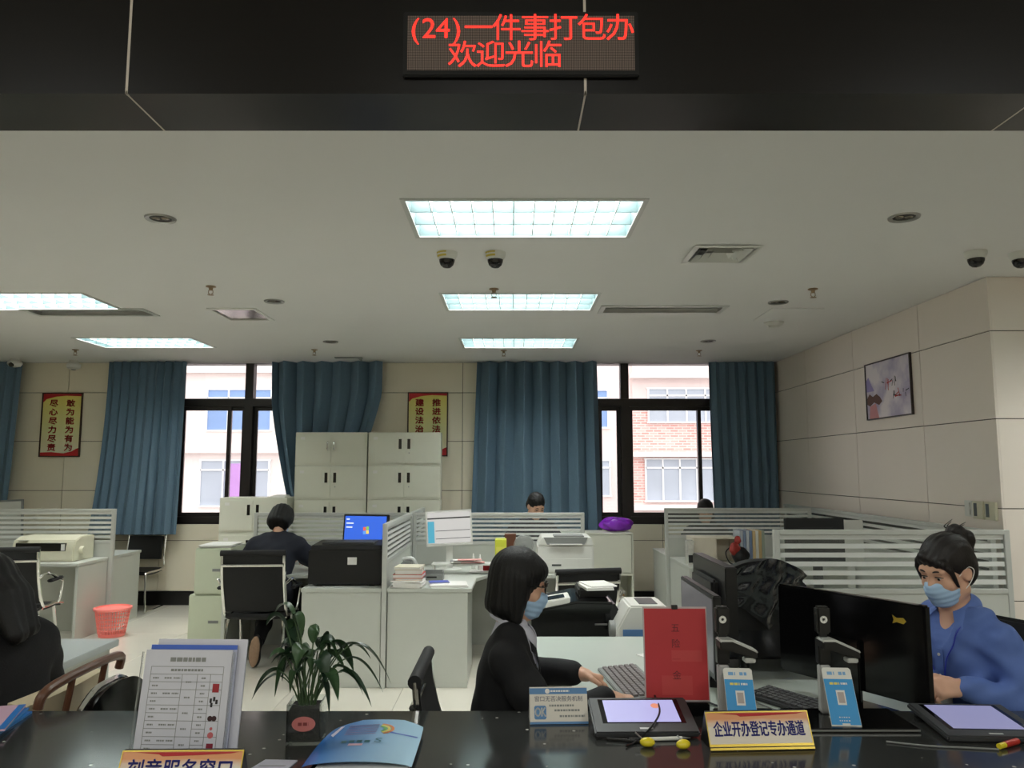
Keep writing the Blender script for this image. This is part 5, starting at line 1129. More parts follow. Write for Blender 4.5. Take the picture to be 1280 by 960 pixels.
for bx, tx, tz, hz_, wd, ty in [(-.02, -.1, .31, .36, .02, .0), (-.01, -.05, .235, .37, .024, .03), (.0, .02, .27, .3, .02, .0), (.01, .07, .2, .3, .02, -.02), (.0, .1, .18, .29, .021, .02), (.02, .19, .13, .33, .013, .0), (.02, .17, .1, .26, .014, .02), (.01, .13, .11, .22, .018, -.02), (-.02, -.115, .12, .2, .017, -.02), (-.02, -.13, .09, .17, .013, .0), (.02, .15, .08, .21, .016, -.03), (.0, -.02, .2, .27, .022, -.05), (.01, .045, .15, .25, .022, -.05), (.02, .075, .1, .2, .02, -.05), (-.01, -.07, .17, .25, .02, -.04), (-.02, -.05, .28, .3, .02, .05), (.01, .03, .24, .27, .02, .06), (.0, .06, .23, .26, .02, .05), (-.01, -.04, .33, .33, .016, .02), (.02, .055, .06, .17, .017, -.06), (.01, .1, .16, .24, .02, .06), (-.01, -.03, .13, .2, .018, -.06), (.0, -.085, .34, .4, .016, .02), (.02, .14, .2, .27, .016, .04)] + [(rn.uniform(-.025, .025), rn.uniform(-.09, .1), rn.uniform(.1, .24), rn.uniform(.2, .3), rn.uniform(.014, .02), rn.uniform(-.06, .06)) for _ in range(14)]:
    ty += rn.uniform(-.02, .02); tx *= 1.3; wd *= 1.6
    leaf((bx, ty * .2, .098), (bx + (tx - bx) * .45, ty * .6, .1 + hz_ * .95), (tx, ty, .0 + tz + .02), wd * .85, m_leaf if rn.random() < .6 else m_leaf2, rn.uniform(-.5, .5))
# ------------------------------------------------------------------ people: smooth solids joined into one continuous surface
def V3(*a): return np.array(a, dtype=np.float64)
class Solid:
    """blended solid sampled on a grid and skinned (surface nets)"""
    def __init__(s, k=.02): s.p = []; s.k = k
    def cap(s, a, b, ra, rb=None, k=None, op='+', flat=None):
        s.p.append(('cap', V3(*a), V3(*b), ra, ra if rb is None else rb, s.k if k is None else k, op)); return s
    def chain(s, pts, rs, k=None, op='+'):
        for i in range(len(pts) - 1): s.cap(pts[i], pts[i + 1], rs[i], rs[i + 1], k, op)
        return s
    def ell(s, c, r, M=None, k=None, op='+'):
        s.p.append(('ell', V3(*c), V3(*r), None if M is None else np.array(M.to_3x3()), 0, s.k if k is None else k, op)); return s
    def box(s, c, h, rnd=.01, M=None, k=None, op='+'):
        s.p.append(('box', V3(*c), V3(*h), None if M is None else np.array(M.to_3x3()), rnd, s.k if k is None else k, op)); return s
    def half(s, pt, n, k=.004):   # cut everything on the side n points to
        n = V3(*n); s.p.append(('half', V3(*pt), n / np.linalg.norm(n), 0, 0, k, '-')); return s
    def bounds(s):
        lo = np.full(3, 9e9); hi = -lo
        for q in s.p:
            if q[6] != '+': continue
            if q[0] == 'cap': r = max(q[3], q[4]); a = np.minimum(q[1], q[2]) - r; b = np.maximum(q[1], q[2]) + r
            else:
                r = q[2] if q[3] is None else np.full(3, np.linalg.norm(q[2])); a = q[1] - r; b = q[1] + r
            lo = np.minimum(lo, a); hi = np.maximum(hi, b)
        return lo, hi
    def mesh(s, name, m, h=.008, wob=None, smooth_iter=1):
        lo, hi = s.bounds(); lo = lo - 4 * h; hi = hi + 4 * h
        n = np.ceil((hi - lo) / h).astype(int) + 1
        F = np.full(n, 1.0, dtype=np.float32)
        ax = [lo[i] + h * np.arange(n[i]) for i in range(3)]
        for q in s.p:
            kk = max(q[5], 1e-4)
            if q[0] == 'half': sl = [slice(0, n[i]) for i in range(3)]
            else:
                if q[0] == 'cap': r = max(q[3], q[4]); a = np.minimum(q[1], q[2]) - r; b = np.maximum(q[1], q[2]) + r
                else: r = q[2] if q[3] is None else np.full(3, np.linalg.norm(q[2])); a = q[1] - r; b = q[1] + r
                mg = kk * 1.2 + 4 * h
                sl = [slice(max(0, int((a[i] - mg - lo[i]) / h)), min(n[i], int((b[i] + mg - lo[i]) / h) + 2)) for i in range(3)]
            X, Y, Z = np.meshgrid(ax[0][sl[0]], ax[1][sl[1]], ax[2][sl[2]], indexing='ij', sparse=True)
            if q[0] == 'cap':
                a, b = q[1], q[2]; d = b - a; L2 = max(d @ d, 1e-9)
                t = np.clip(((X - a[0]) * d[0] + (Y - a[1]) * d[1] + (Z - a[2]) * d[2]) / L2, 0, 1)
                D = np.sqrt((X - a[0] - t * d[0]) ** 2 + (Y - a[1] - t * d[1]) ** 2 + (Z - a[2] - t * d[2]) ** 2) - (q[3] + (q[4] - q[3]) * t)
            elif q[0] == 'half':
                D = -((X - q[1][0]) * q[2][0] + (Y - q[1][1]) * q[2][1] + (Z - q[1][2]) * q[2][2])
            else:
                x, y, z = X - q[1][0], Y - q[1][1], Z - q[1][2]
                if q[3] is not None:
                    R3 = q[3]; x, y, z = (R3[0, 0] * x + R3[1, 0] * y + R3[2, 0] * z), (R3[0, 1] * x + R3[1, 1] * y + R3[2, 1] * z), (R3[0, 2] * x + R3[1, 2] * y + R3[2, 2] * z)
                r = q[2]
                if q[0] == 'ell':
                    k0 = np.sqrt((x / r[0]) ** 2 + (y / r[1]) ** 2 + (z / r[2]) ** 2); k1 = np.sqrt((x / r[0] ** 2) ** 2 + (y / r[1] ** 2) ** 2 + (z / r[2] ** 2) ** 2) + 1e-9
                    D = k0 * (k0 - 1) / k1
                else:
                    rn_ = q[4]; dx, dy, dz = np.abs(x) - (r[0] - rn_), np.abs(y) - (r[1] - rn_), np.abs(z) - (r[2] - rn_)
                    D = np.sqrt(np.maximum(dx, 0) ** 2 + np.maximum(dy, 0) ** 2 + np.maximum(dz, 0) ** 2) + np.minimum(np.maximum(np.maximum(dx, dy), dz), 0) - rn_
            A = F[tuple(sl)]
            if q[6] == '+':
                hh = np.clip(.5 + .5 * (A - D) / kk, 0, 1); F[tuple(sl)] = A * (1 - hh) + D * hh - kk * hh * (1 - hh)
            else:
                Dn = -D; hh = np.clip(.5 - .5 * (A - Dn) / kk, 0, 1); F[tuple(sl)] = A * (1 - hh) + Dn * hh + kk * hh * (1 - hh)
        if wob is not None:
            X, Y, Z = np.meshgrid(*ax, indexing='ij', sparse=True); F = F + wob(X, Y, Z).astype(np.float32)
        S = F < 0
        c = np.zeros(n - 1, dtype=np.int8)
        for dx in (0, 1):
            for dy in (0, 1):
                for dz in (0, 1): c += S[dx:n[0] - 1 + dx, dy:n[1] - 1 + dy, dz:n[2] - 1 + dz]
        act = np.argwhere((c > 0) & (c < 8))
        idx = np.full(n - 1, -1, dtype=np.int64); idx[act[:, 0], act[:, 1], act[:, 2]] = np.arange(len(act))
        P = np.zeros((len(act), 3)); C = np.zeros(len(act))
        offs = [(a, b, d) for a in (0, 1) for b in (0, 1) for d in (0, 1)]
        for o0 in offs:
            for axi in range(3):
                if o0[axi]: continue
                o1 = list(o0); o1[axi] = 1
                f0 = F[act[:, 0] + o0[0], act[:, 1] + o0[1], act[:, 2] + o0[2]]; f1 = F[act[:, 0] + o1[0], act[:, 1] + o1[1], act[:, 2] + o1[2]]
                w = (f0 < 0) != (f1 < 0); t = np.where(w, f0 / np.where(w, f0 - f1, 1), 0)
                pt = np.array(o0, dtype=float)[None, :].repeat(len(act), 0); pt[:, axi] += t
                P += pt * w[:, None]; C += w
        V = lo + h * (act + P / C[:, None])
        faces = []
        for axi in range(3):
            u, v = (axi + 1) % 3, (axi + 2) % 3
            s0 = [slice(None)] * 3; s1 = [slice(None)] * 3; s0[axi] = slice(0, n[axi] - 1); s1[axi] = slice(1, n[axi])
            e = np.argwhere(S[tuple(s0)] != S[tuple(s1)])
            e = e[(e[:, u] > 0) & (e[:, v] > 0) & (e[:, u] < n[u] - 1) & (e[:, v] < n[v] - 1)]
            def cell(du, dv):
                q_ = e.copy(); q_[:, u] -= du; q_[:, v] -= dv; return idx[q_[:, 0], q_[:, 1], q_[:, 2]]
            Q = np.stack([cell(1, 1), cell(0, 1), cell(0, 0), cell(1, 0)], 1)
            ins = S[e[:, 0], e[:, 1], e[:, 2]]
            Q[~ins] = Q[~ins][:, ::-1]
            faces.append(Q)
        Fq = np.concatenate(faces)
        me = bpy.data.meshes.new(name)
        me.vertices.add(len(V)); me.vertices.foreach_set('co', V.astype(np.float32).ravel())
        me.loops.add(len(Fq) * 4); me.loops.foreach_set('vertex_index', Fq.ravel().astype(np.int32))
        me.polygons.add(len(Fq)); me.polygons.foreach_set('loop_start', np.arange(0, len(Fq) * 4, 4, dtype=np.int32))
        me.update(calc_edges=True); me.validate(); me.shade_smooth(); me.materials.append(m)
        return me
    def o(s, name, m, parent, h=.008, wob=None):
        ob = bpy.data.objects.new(name, s.mesh(name, m, h, wob)); COL.objects.link(ob); ob.parent = parent; return ob

m_skin = mat('skin', (214, 168, 142), .5, var=.05, scale=30)
m_hair = mat('black_hair', (9, 8, 8), .55, spec=.35, var=.4, scale=60, stretch=(6, 6, .6), bump=.5)
m_hair_b = mat('dark_brown_hair', (20, 14, 13), .5, spec=.4, var=.4, scale=60, stretch=(6, 6, .6), bump=.5)
m_suit = mat('black_suit_cloth', (13, 13, 17), .85, var=.15, scale=90, bump=.15)
m_navy = mat('navy_jacket_cloth', (20, 24, 38), .85, var=.15, scale=90, bump=.15)
m_coat = mat('black_knit', (18, 17, 19), .95, var=.25, scale=160, bump=.6)
m_blue = mat('blue_shirt_cloth', (86, 112, 176), .75, var=.08, scale=40, bump=.15)
m_shirt = mat('white_shirt_cloth', (204, 204, 216), .7)
m_mask = mat('mask_blue', (166, 196, 226), .85, var=.03, scale=20)
m_trous = mat('dark_trousers', (20, 20, 24), .9)
m_shoe = mat('dark_shoe', (24, 23, 24), .5); m_sole = mat('brown_shoe_sole', (150, 122, 100), .8, var=.2, scale=60, bump=.6)
m_eyew = mat('eye_white', (226, 222, 216), .2); m_eyeb = mat('eye_iris', (30, 20, 16), .15); m_brow = mat('brow', (40, 30, 28), .8)

def v(*a): return Vector(a)
class Fig:
    def __init__(s, label, loc, rz, lean=8, head_pitch=12, head_yaw=0, head_roll=0, sh=.165, scale=1.0, hip=.5):
        s.t = T('person', label, 'person', loc, rz); s.t.scale = (scale,) * 3
        a = R(lean); s.up = v(0, math.sin(a), math.cos(a))
        s.S = v(0, -.02, hip); s.N = s.S + s.up * .50; s.C = s.S + s.up * .33
        s.sh = {1: s.N + v(sh, 0, 0) - s.up * .072, -1: s.N + v(-sh, 0, 0) - s.up * .072}
        M = Matrix.Rotation(R(head_yaw), 4, 'Z') @ Matrix.Rotation(R(-head_pitch), 4, 'X') @ Matrix.Rotation(R(head_roll), 4, 'Y')
        s.Hc = s.N + s.up * .03 + (Matrix.Rotation(R(-head_pitch * .5), 4, 'X') @ v(0, .012, .15)); s.HM = Matrix.Translation(s.Hc) @ M; s.HR = M
    def H(s, x, y, z): return s.HM @ v(x, y, z)
    def add_head(s, b, man=False):
        H, Rm = s.H, s.HR
        b.cap(s.N - s.up * .03, H(0, -.02, -.05), .056, .05, k=.03)
        b.ell(H(0, -.012, .028), (.074, .093, .088), Rm, k=.02); b.ell(H(0, .02, -.03), (.06, .072, .092), Rm, k=.03)
        b.ell(H(0, .05, -.092), (.036, .036, .03), Rm, k=.03); b.cap(H(-.05, .0, -.075), H(0, .055, -.1), .02, .018, k=.03); b.cap(H(.05, .0, -.075), H(0, .055, -.1), .02, .018, k=.03)
        b.cap(H(-.04, .072, .022), H(.04, .072, .022), .012, k=.02)
        b.cap(H(0, .083, .008), H(0, .102, -.034), .008, .0125, k=.012); b.ell(H(-.012, .09, -.038), (.008, .01, .007), Rm, k=.008); b.ell(H(.012, .09, -.038), (.008, .01, .007), Rm, k=.008)
        for sx in (-1, 1):
            b.ell(H(sx * .03, .092, .002), (.018, .016, .011), Rm, k=.012, op='-')
            b.ell(H(sx * .03, .073, .001), (.015, .0135, .012), Rm, k=.006)
            b.ell(H(sx * .075, -.012, -.012), (.011, .024, .033), Rm, k=.008); b.ell(H(sx * .083, -.006, -.012), (.006, .014, .02), Rm, k=.006, op='-')
            b.ell(H(sx * .04, .058, -.035), (.022, .022, .022), Rm, k=.03)
        b.cap(H(-.018, .082, -.066), H(.018, .082, -.066), .006, k=.008); b.cap(H(-.014, .082, -.076), H(.014, .082, -.076), .007, k=.008); b.cap(H(-.02, .091, -.071), H(.02, .091, -.071), .0022, k=.003, op='-')
    def add_torso(s, b, g=0.0, k=.06):
        S, C, N, up = s.S, s.C, s.N, s.up
        Rm = Matrix.Rotation(-math.atan2(up.y, up.z), 4, 'X')
        b.ell(S + up * .03, (.165 + g, .12 + g, .13), Rm, k=k); b.ell(S + up * .17, (.135 + g, .1 + g, .16), Rm, k=k); b.ell(C + v(0, .012, .0), (.15 + g, .105 + g, .165 + g * .5), Rm, k=k)
        b.cap(s.sh[-1], s.sh[1], .052 + g, k=k); b.cap(s.sh[-1] * .55 + s.N * .45 + up * .035, s.sh[1] * .55 + s.N * .45 + up * .035, .042 + g * .8, k=k)
    def add_arm(s, b, side, el, wr, g=0.0, r=(.05, .042, .036, .026), k=.03):
        p = [s.sh[side], s.sh[side] * .5 + el * .5, el, wr]; b.chain([p[0], p[1], p[2]], [r[0] + g, r[1] + g + .004, r[2] + g], k); b.cap(p[2], p[3], r[2] + g, r[3] + g, k)
    def add_hand(s, b, wr, d, nrm, side, curl=(25, 30, 25), spread=.021, thumb=1):
        """wr wrist, d finger direction, nrm back of the hand; side +1 = right hand"""
        d = d.normalized(); nrm = (nrm - d * nrm.dot(d)).normalized(); sd = d.cross(nrm) * 1.0   # towards the little finger of a right hand when palm is down
        sd = sd * side
        Rm = Matrix((sd, d, nrm)).transposed()
        b.cap(wr, wr + d * .03, .024, .024, k=.015); b.box(wr + d * .055, (.038, .043, .0135), .012, Rm, k=.015)
        for i, (o_, L) in enumerate(((-1.45, .068), (-.48, .078), (.48, .072), (1.4, .056))):
            p = wr + d * (.094 - .006 * abs(i - 1)) + sd * o_ * spread; dd = d + sd * o_ * .06; r = .0092 if i < 3 else .008
            a = 0
            pp = p - d * .02
            for j, f in enumerate((.45, .31, .24)):
                a += R(curl[j] + 4 * i); q = pp if j == 0 else pp
                nd = (dd * math.cos(a) - nrm * math.sin(a)).normalized(); e = (p if j == 0 else pp) + nd * L * f * 1.15
                b.cap((pp if j else p - d * .022), e if j else p + nd * L * f, r - .0007 * j, r - .0007 * (j + 1), k=.004); pp = e if j else p + nd * L * f
        tb = wr + d * .028 - sd * .03; t1 = tb + (d * .62 - sd * .75 - nrm * .3 * thumb).normalized() * .042; t2 = t1 + (d * .9 - sd * .22 - nrm * .35 * thumb).normalized() * .034
        b.cap(tb, t1, .014, .0108, k=.012); b.cap(t1, t2, .0105, .0085, k=.005)
    def add_leg(s, b, side, knee, ankle, g=0.0, k=.04):
        hp = s.S + v(side * .09, .02, -.0); b.cap(hp, knee, .078 + g, .055 + g, k); b.cap(knee, ankle * .6 + knee * .4, .055 + g, .05 + g, k); b.cap(ankle * .6 + knee * .4, ankle, .05 + g, .036 + g, k)
    def shoe(s, ankle, toe, sole=None, m=None):
        """ankle point, toe direction; sole: normal of the sole (pointing away from the foot)"""
        d = toe.normalized(); nz = v(0, 0, 1) if sole is None else -sole.normalized(); nz = (nz - d * nz.dot(d)).normalized(); x = d.cross(nz)
        Rm = Matrix((x, d, nz)).transposed(); b = Solid(.03); c = ankle + d * .055 - nz * .045
        b.ell(c, (.042, .13, .036), Rm); b.cap(ankle - nz * .01, ankle - nz * .045, .04, .044); b.ell(c + d * .07 - nz * .004, (.044, .06, .028), Rm); 
        o = b.o('shoe', m or m_shoe, s.t, .008)
        q = Solid(.01); q.ell(c - nz * .034, (.044, .13, .016), Rm); q.o('shoe_sole', m_sole if sole is not None else m_mattblk, o, .007)
    def mask(s):
        H, Rm = s.H, s.HR; b = Solid(.02)
        b.ell(H(0, .045, -.06), (.063, .06, .058), Rm); b.ell(H(0, .075, -.045), (.03, .042, .036), Rm, k=.03); b.ell(H(0, .055, -.1), (.04, .04, .024), Rm, k=.03)
        n = s.HR @ v(0, -1, .0); b.half(H(0, .028, 0), n, .004); n2 = s.HR @ v(0, .25, 1); b.half(H(0, .07, -.012), n2, .006)
        up = np.array(s.HR @ v(0, .1, 1)); hc = np.array(s.Hc)
        o = b.o('face_mask', m_mask, s.t, .0045, lambda X, Y, Z: -.0011 * np.sin(((X - hc[0]) * up[0] + (Y - hc[1]) * up[1] + (Z - hc[2]) * up[2]) * 2 * PI / .021))
        for sx in (-1, 1):
            MB().tube([H(sx * .052, .05, -.03), H(sx * .07, .015, -.008), H(sx * .084, -.016, .01), H(sx * .088, -.035, -.012), H(sx * .078, -.01, -.05), H(sx * .055, .038, -.085)], .0018, 5, 5).o('ear_loop', m_paper, o)
        return o
    def face(s, down=True):
        H = s.H
        for sx in (-1, 1):
            q = Solid(.004); q.ell(H(sx * .03, .077, .0), (.0125, .0105, .0075), s.HR); eo = q.o('eye', m_eyew, s.t, .0025)
            q = Solid(.002); q.ell(H(sx * .03, .0855, -.003 if down else 0), (.0058, .0035, .0055), s.HR); q.o('iris', m_eyeb, eo, .0016)
            MB().tube([H(sx * .0145, .083, .002), H(sx * .022, .0895, .006), H(sx * .032, .0895, .006), H(sx * .046, .078, .001)], [.0014, .0022, .0022, .0012], 6, 4).o('eyelash', m_brow, eo)
            MB().tube([H(sx * .013, .087, .022), H(sx * .03, .088, .028), H(sx * .05, .074, .022)], [.0028, .0034, .0016], 6, 4).o('eyebrow', m_brow, s.t)

from mathutils.bvhtree import BVHTree
def front(ob):
    me = ob.data; bv = BVHTree.FromPolygons([q.co for q in me.vertices], [tuple(q.vertices) for q in me.polygons])
    def f(x, z, off=.002):
        h = bv.ray_cast(Vector((x, 1.2, z)), Vector((0, -1, 0)))[0]
        return Vector((x, (h.y if h else .15) + off, z))
    return f
def collar(P, m, parent, r0=.056, r1=.082, drop=.034, tip=.04, lift=.03, th0=14):
    Cn = P.N + P.up * .02 + v(0, .008, 0)
    for sd in (-1, 1):
        def fn(u, w_):
            th = R(th0 + (180 - th0) * u); fc = max(0, math.cos(th)); a = v(sd * math.sin(th) * r0, math.cos(th) * (r0 + .006), lift - .034 * math.cos(th))
            e = v(sd * (math.sin(th) * r1 + .02 * fc), math.cos(th) * (r1 + .016), lift - drop - .034 * math.cos(th) - tip * fc ** 2)
            k = w_; bulge = math.sin(PI * k) * .008
            return Cn + a * (1 - k) + e * k + v(sd * math.sin(th) * bulge, math.cos(th) * bulge, bulge * .6)
        MB().sheet(fn, 18, 5, .003).o('shirt_collar', m, parent, ang=70)
def wrinkle(a, f, seed=0):
    return lambda X, Y, Z: a * (np.sin(X * f + 1.7 * np.sin(Z * f * .6 + seed)) * np.sin(Z * f * .8 + Y * f * .5 + seed) )

# ---- woman in the black suit, in profile at the keyboard
P = Fig('woman in a black suit with glasses and a face mask typing at the keyboard', (-.045, 2.965, 0), -90, lean=7, head_pitch=12, hip=.505)
elR, wrR = v(.22, .16, .74), v(.115, .39, .79)
elL, wrL = v(-.25, .08, .8), v(-.12, .30, .815)
b = Solid(.03); P.add_torso(b, -.012); P.add_head(b)
P.add_arm(b, 1, elR, wrR); P.add_arm(b, -1, elL, wrL)
P.add_hand(b, wrR, v(-.12, 1, -.18), v(.1, .1, 1), 1, (28, 28, 20)); P.add_hand(b, wrL, v(.1, 1, -.2), v(-.3, .2, 1), -1, (48, 45, 30))
b.o('body', m_skin, P.t, .0055)
sh = Solid(.03); P.add_torso(sh, .006); sh.cap(P.N - P.up * .02, P.N + P.up * .035, .062, .058, k=.02); sh.cap(P.N + P.up * .015 - v(0, 0, 0), P.H(0, -.02, -.02), .05, .046, k=.002, op='-')
sh.o('shirt', m_shirt, P.t, .008)
j = Solid(.04); P.add_torso(j, .013, .05); P.add_arm(j, 1, elR, elR + (wrR - elR) * .9, .011, (.05, .048, .043, .036)); P.add_arm(j, -1, elL, elL + (wrL - elL) * .9, .011, (.05, .048, .043, .036))
j.ell(P.S + v(0, -.01, .0), (.17, .13, .16), k=.06)
fr = P.C + v(0, .14, .02); Rm = Matrix.Rotation(R(-7), 4, 'X')
for i in range(6): j.cap(P.C + v(-.012 - .01 * i, .10, -.02 + .035 * i), P.C + v(.012 + .01 * i, .10, -.02 + .035 * i), .028, k=.006, op='-')
j.cap(P.N + P.up * .0, P.N + P.up * .2 + v(0, .03, 0), .062, .07, k=.015, op='-')
jo = j.o('suit_jacket', m_suit, P.t, .007, wrinkle(.0022, 38))
for sd in (-1, 1):
    MB().add([P.N + v(sd * .066, -.01, .012), P.N + v(sd * .05, .075, -.02), P.C + v(sd * .012, .135, .0), P.C + v(sd * .05, .128, .035), P.C + v(sd * .07, .118, .09), P.N + v(sd * .088, .03, -.02)], [(0, 1, 2, 3, 4, 5)]).o('lapel', m_suit, jo, smooth=False)
    wr, el = (wrR, elR) if sd > 0 else (wrL, elL)
    MB().cyl(el + (wr - el) * .87, el + (wr - el) * .99, .038, .034, caps=False).o('shirt_cuff', m_shirt, jo)
collar(P, m_shirt, jo, .055, .072, .03, .045)
tr = Solid(.04); 
for sd in (-1, 1): P.add_leg(tr, sd, v(sd * .1, .4, .5), v(sd * .1, .34, .09), .012)
tr.ell(P.S, (.17, .125, .1), k=.05); tr.o('trousers', m_trous, P.t, .012)
for sd in (-1, 1): P.shoe(v(sd * .1, .34, .09), v(0, 1, 0))
hb = Solid(.015); H, Rm = P.H, P.HR
hb.ell(H(0, -.014, .028), (.094, .106, .102), Rm); hb.ell(H(0, -.03, -.045), (.096, .084, .105), Rm, k=.03); hb.ell(H(0, -.04, -.1), (.088, .066, .055), Rm, k=.03); hb.ell(H(0, .06, .055), (.066, .036, .033), Rm, k=.03)
for sx in (-1, 1): hb.cap(H(sx * .078, .012, .02), H(sx * .078, .016, -.125), .026, .02, k=.03)
hb.ell(H(0, .105, -.075), (.066, .075, .113), Rm, op='-', k=.008); hb.half(H(0, 0, -.148), P.HR @ v(0, -.25, -1), .01)
hx = np.array(P.Hc)
hb.o('hair', m_hair, P.t, .006, lambda X, Y, Z: .0016 * np.sin(np.arctan2(X - hx[0], -(Y - hx[1]) + .02) * 34))
P.mask(); P.face(False)
gl = MB()
for sx in (-1, 1): gl.tube([H(sx * .032 + .025 * math.cos(2 * PI * i / 16), .105 - .006 * abs(math.cos(2 * PI * i / 16)), .0 + .019 * math.sin(2 * PI * i / 16)) for i in range(17)], .0022, 6)
gl.tube([H(-.008, .105, .004), H(0, .108, .007), H(.008, .105, .004)], .002, 6, 3)
for sx in (-1, 1): gl.tube([H(sx * .057, .1, .006), H(sx * .082, .08, .008), H(sx * .104, .03, .006)], .0022, 6, 3)
gl.o('glasses', m_gloss, P.t)

# ---- woman in the blue shirt
P = Fig('woman in a blue shirt with a lanyard and a pale blue face mask looking down', (1.735, 3.02, 0), 112, lean=9, head_pitch=20, head_yaw=2, hip=.555, sh=.165)
elR, wrR = v(.27, .14, .78), v(.03, .275, .83)
elL, wrL = v(-.275, .02, .78), v(-.125, .215, .835)
b = Solid(.03); P.add_torso(b, -.012); P.add_head(b); P.add_arm(b, 1, elR, wrR); P.add_arm(b, -1, elL, wrL)
P.add_hand(b, wrR, v(-.8, .6, -.05), v(.4, .4, .8), 1, (40, 45, 30)); P.add_hand(b, wrL, v(.3, .95, -.05), v(-.5, .3, .8), -1, (42, 45, 30))
b.o('body', m_skin, P.t, .0055)
j = Solid(.04); P.add_torso(j, .013, .055); P.add_arm(j, 1, elR, elR + (wrR - elR) * .9, .012, (.052, .05, .047, .036)); P.add_arm(j, -1, elL, elL + (wrL - elL) * .9, .012, (.052, .05, .047, .036))
j.ell(P.S + v(0, 0, .06), (.17, .135, .15), k=.06)
for i in range(5): j.cap(P.C + v(-.002 - .009 * i, .135 - .008 * i, .08 + .022 * i), P.C + v(.002 + .009 * i, .135 - .008 * i, .08 + .022 * i), .022, k=.005, op='-')
j.cap(P.N, P.N + P.up * .2 + v(0, .02, 0), .058, .068, k=.012, op='-')
jo = j.o('blue_shirt', m_blue, P.t, .0065, wrinkle(.0065, 46, 2))
for sd in (-1, 1):
    wr, el = (wrR, elR) if sd > 0 else (wrL, elL)
    MB().cyl(el + (wr - el) * .82, el + (wr - el) * .96, .046, .042, caps=False).o('shirt_cuff', m_blue, jo)
collar(P, m_blue, jo, th0=38, tip=.075, r1=.086)
fs = front(jo); zt = (P.C + P.up * .055).z; zb_ = P.S.z + .06
MB().sheet(lambda u, w_: fs(-.016 + .032 * u, zt + (zb_ - zt) * w_, .003), 3, 16, .002).o('button_placket', m_blue, jo, ang=60)
for i in range(5):
    c_ = fs(0, zt - .02 - .075 * i, .0045); MB().cyl(c_, c_ + v(0, .003, 0), .0055, n=12).o('button', m_paper, jo)
m_lan = mat('royal_blue_ribbon', (36, 52, 160), .6)
lm = MB(); zc = P.C.z - .09
for sd in (-1, 1):
    pts = [P.N + v(sd * .07, -.01, .03)] + [fs(sd * x_, z_, .008) for x_, z_ in ((.072, P.N.z - .035), (.058, P.N.z - .09), (.035, P.C.z + .02), (.006, zc))]
    lm.tube(pts, .0065, 6, 5, flat=.4)
lm.o('lanyard', m_lan, P.t)
B(-.03, -.002, -.09, .03, .002, 0).o('id_card', m_wpaint, P.t).location = fs(0, zc - .045, .008) + v(0, 0, .045)
tr = Solid(.04)
for sd in (-1, 1): P.add_leg(tr, sd, v(sd * .1, .36, .5), v(sd * .1, .3, .09), .012)
tr.ell(P.S, (.17, .125, .1), k=.05); tr.o('trousers', m_trous, P.t, .012)
for sd in (-1, 1): P.shoe(v(sd * .1, .3, .09), v(0, 1, 0))
hb = Solid(.012); H, Rm = P.H, P.HR
hb.ell(H(0, -.022, .036), (.086, .104, .096), Rm); hb.ell(H(0, -.05, -.02), (.08, .07, .075), Rm, k=.03); hb.cap(H(-.05, .07, .05), H(.02, .074, .078), .014, .012, k=.02); hb.cap(H(.02, .074, .078), H(.062, .058, .05), .012, .01, k=.02)
for sx in (-1, 1): hb.cap(H(sx * .066, .06, .03), H(sx * .073, .046, -.045), .011, .005, k=.012)
hb.ell(H(0, .1, -.07), (.072, .075, .103), Rm, op='-', k=.008)
for sx in (-1, 1): hb.ell(H(sx * .082, -.006, -.03), (.022, .03, .036), Rm, op='-', k=.008)
hb.ell(H(.0, -.105, .1), (.03, .03, .03), Rm, k=.012); hb.cap(H(0, -.11, .1), H(0, -.15, .06), .03, .03, k=.02); hb.cap(H(0, -.15, .06), H(.005, -.15, -.04), .03, .012, k=.02)
hx = np.array(P.Hc)
ho = hb.o('hair', m_hair_b, P.t, .005, lambda X, Y, Z: .0014 * np.sin((X - hx[0]) * 260 + (Z - hx[2]) * 60))
for i in range(4):
    rn = random.Random(i); a = rn.uniform(-.03, .03); MB().tube([H(a, -.105, .12), H(a * 1.3, -.122 + rn.uniform(-.02, .02), .128), H(a * 1.6, -.14 + rn.uniform(-.03, .03), .13)], [.003, .002, .0008], 5, 4).o('hair_strand', m_hair_b, ho)
MB().lathe([(.034, -.006), (.038, 0), (.034, .006)], n=18, M=P.HM @ Matrix.Translation((0, -.088, .088)) @ Matrix.Rotation(R(45), 4, 'X')).o('hair_tie', m_black, ho)
P.mask(); P.face(True)
# ---- woman in the black coat seen from behind
P = Fig('woman in a black coat with long black hair seen from behind', (-1.855, 2.97, 0), 72, lean=17, head_pitch=26, hip=.5, sh=.17)
elR, wrR = v(.26, .16, .74), v(.14, .36, .79); elL, wrL = v(-.26, .16, .74), v(-.14, .36, .79)
b = Solid(.03); P.add_torso(b, -.012); P.add_head(b); P.add_arm(b, 1, elR, wrR); P.add_arm(b, -1, elL, wrL)
P.add_hand(b, wrR, v(-.2, 1, -.1), v(0, .1, 1), 1); P.add_hand(b, wrL, v(.2, 1, -.1), v(0, .1, 1), -1)
b.o('body', m_skin, P.t, .0075)
j = Solid(.05); P.add_torso(j, .04, .07); P.add_arm(j, 1, elR, elR + (wrR - elR) * .9, .026, (.058, .056, .05, .038)); P.add_arm(j, -1, elL, elL + (wrL - elL) * .9, .026, (.058, .056, .05, .038)); j.cap(P.N - P.up * .02, P.N + P.up * .05, .085, .07, k=.03); j.ell(P.S + v(0, 0, .02), (.19, .15, .16), k=.06)
j.cap(P.N + P.up * .03, P.N + P.up * .2 + v(0, .03, 0), .06, .07, k=.01, op='-')
j.o('black_coat', m_coat, P.t, .009, wrinkle(.004, 30, 1))
tr = Solid(.04)
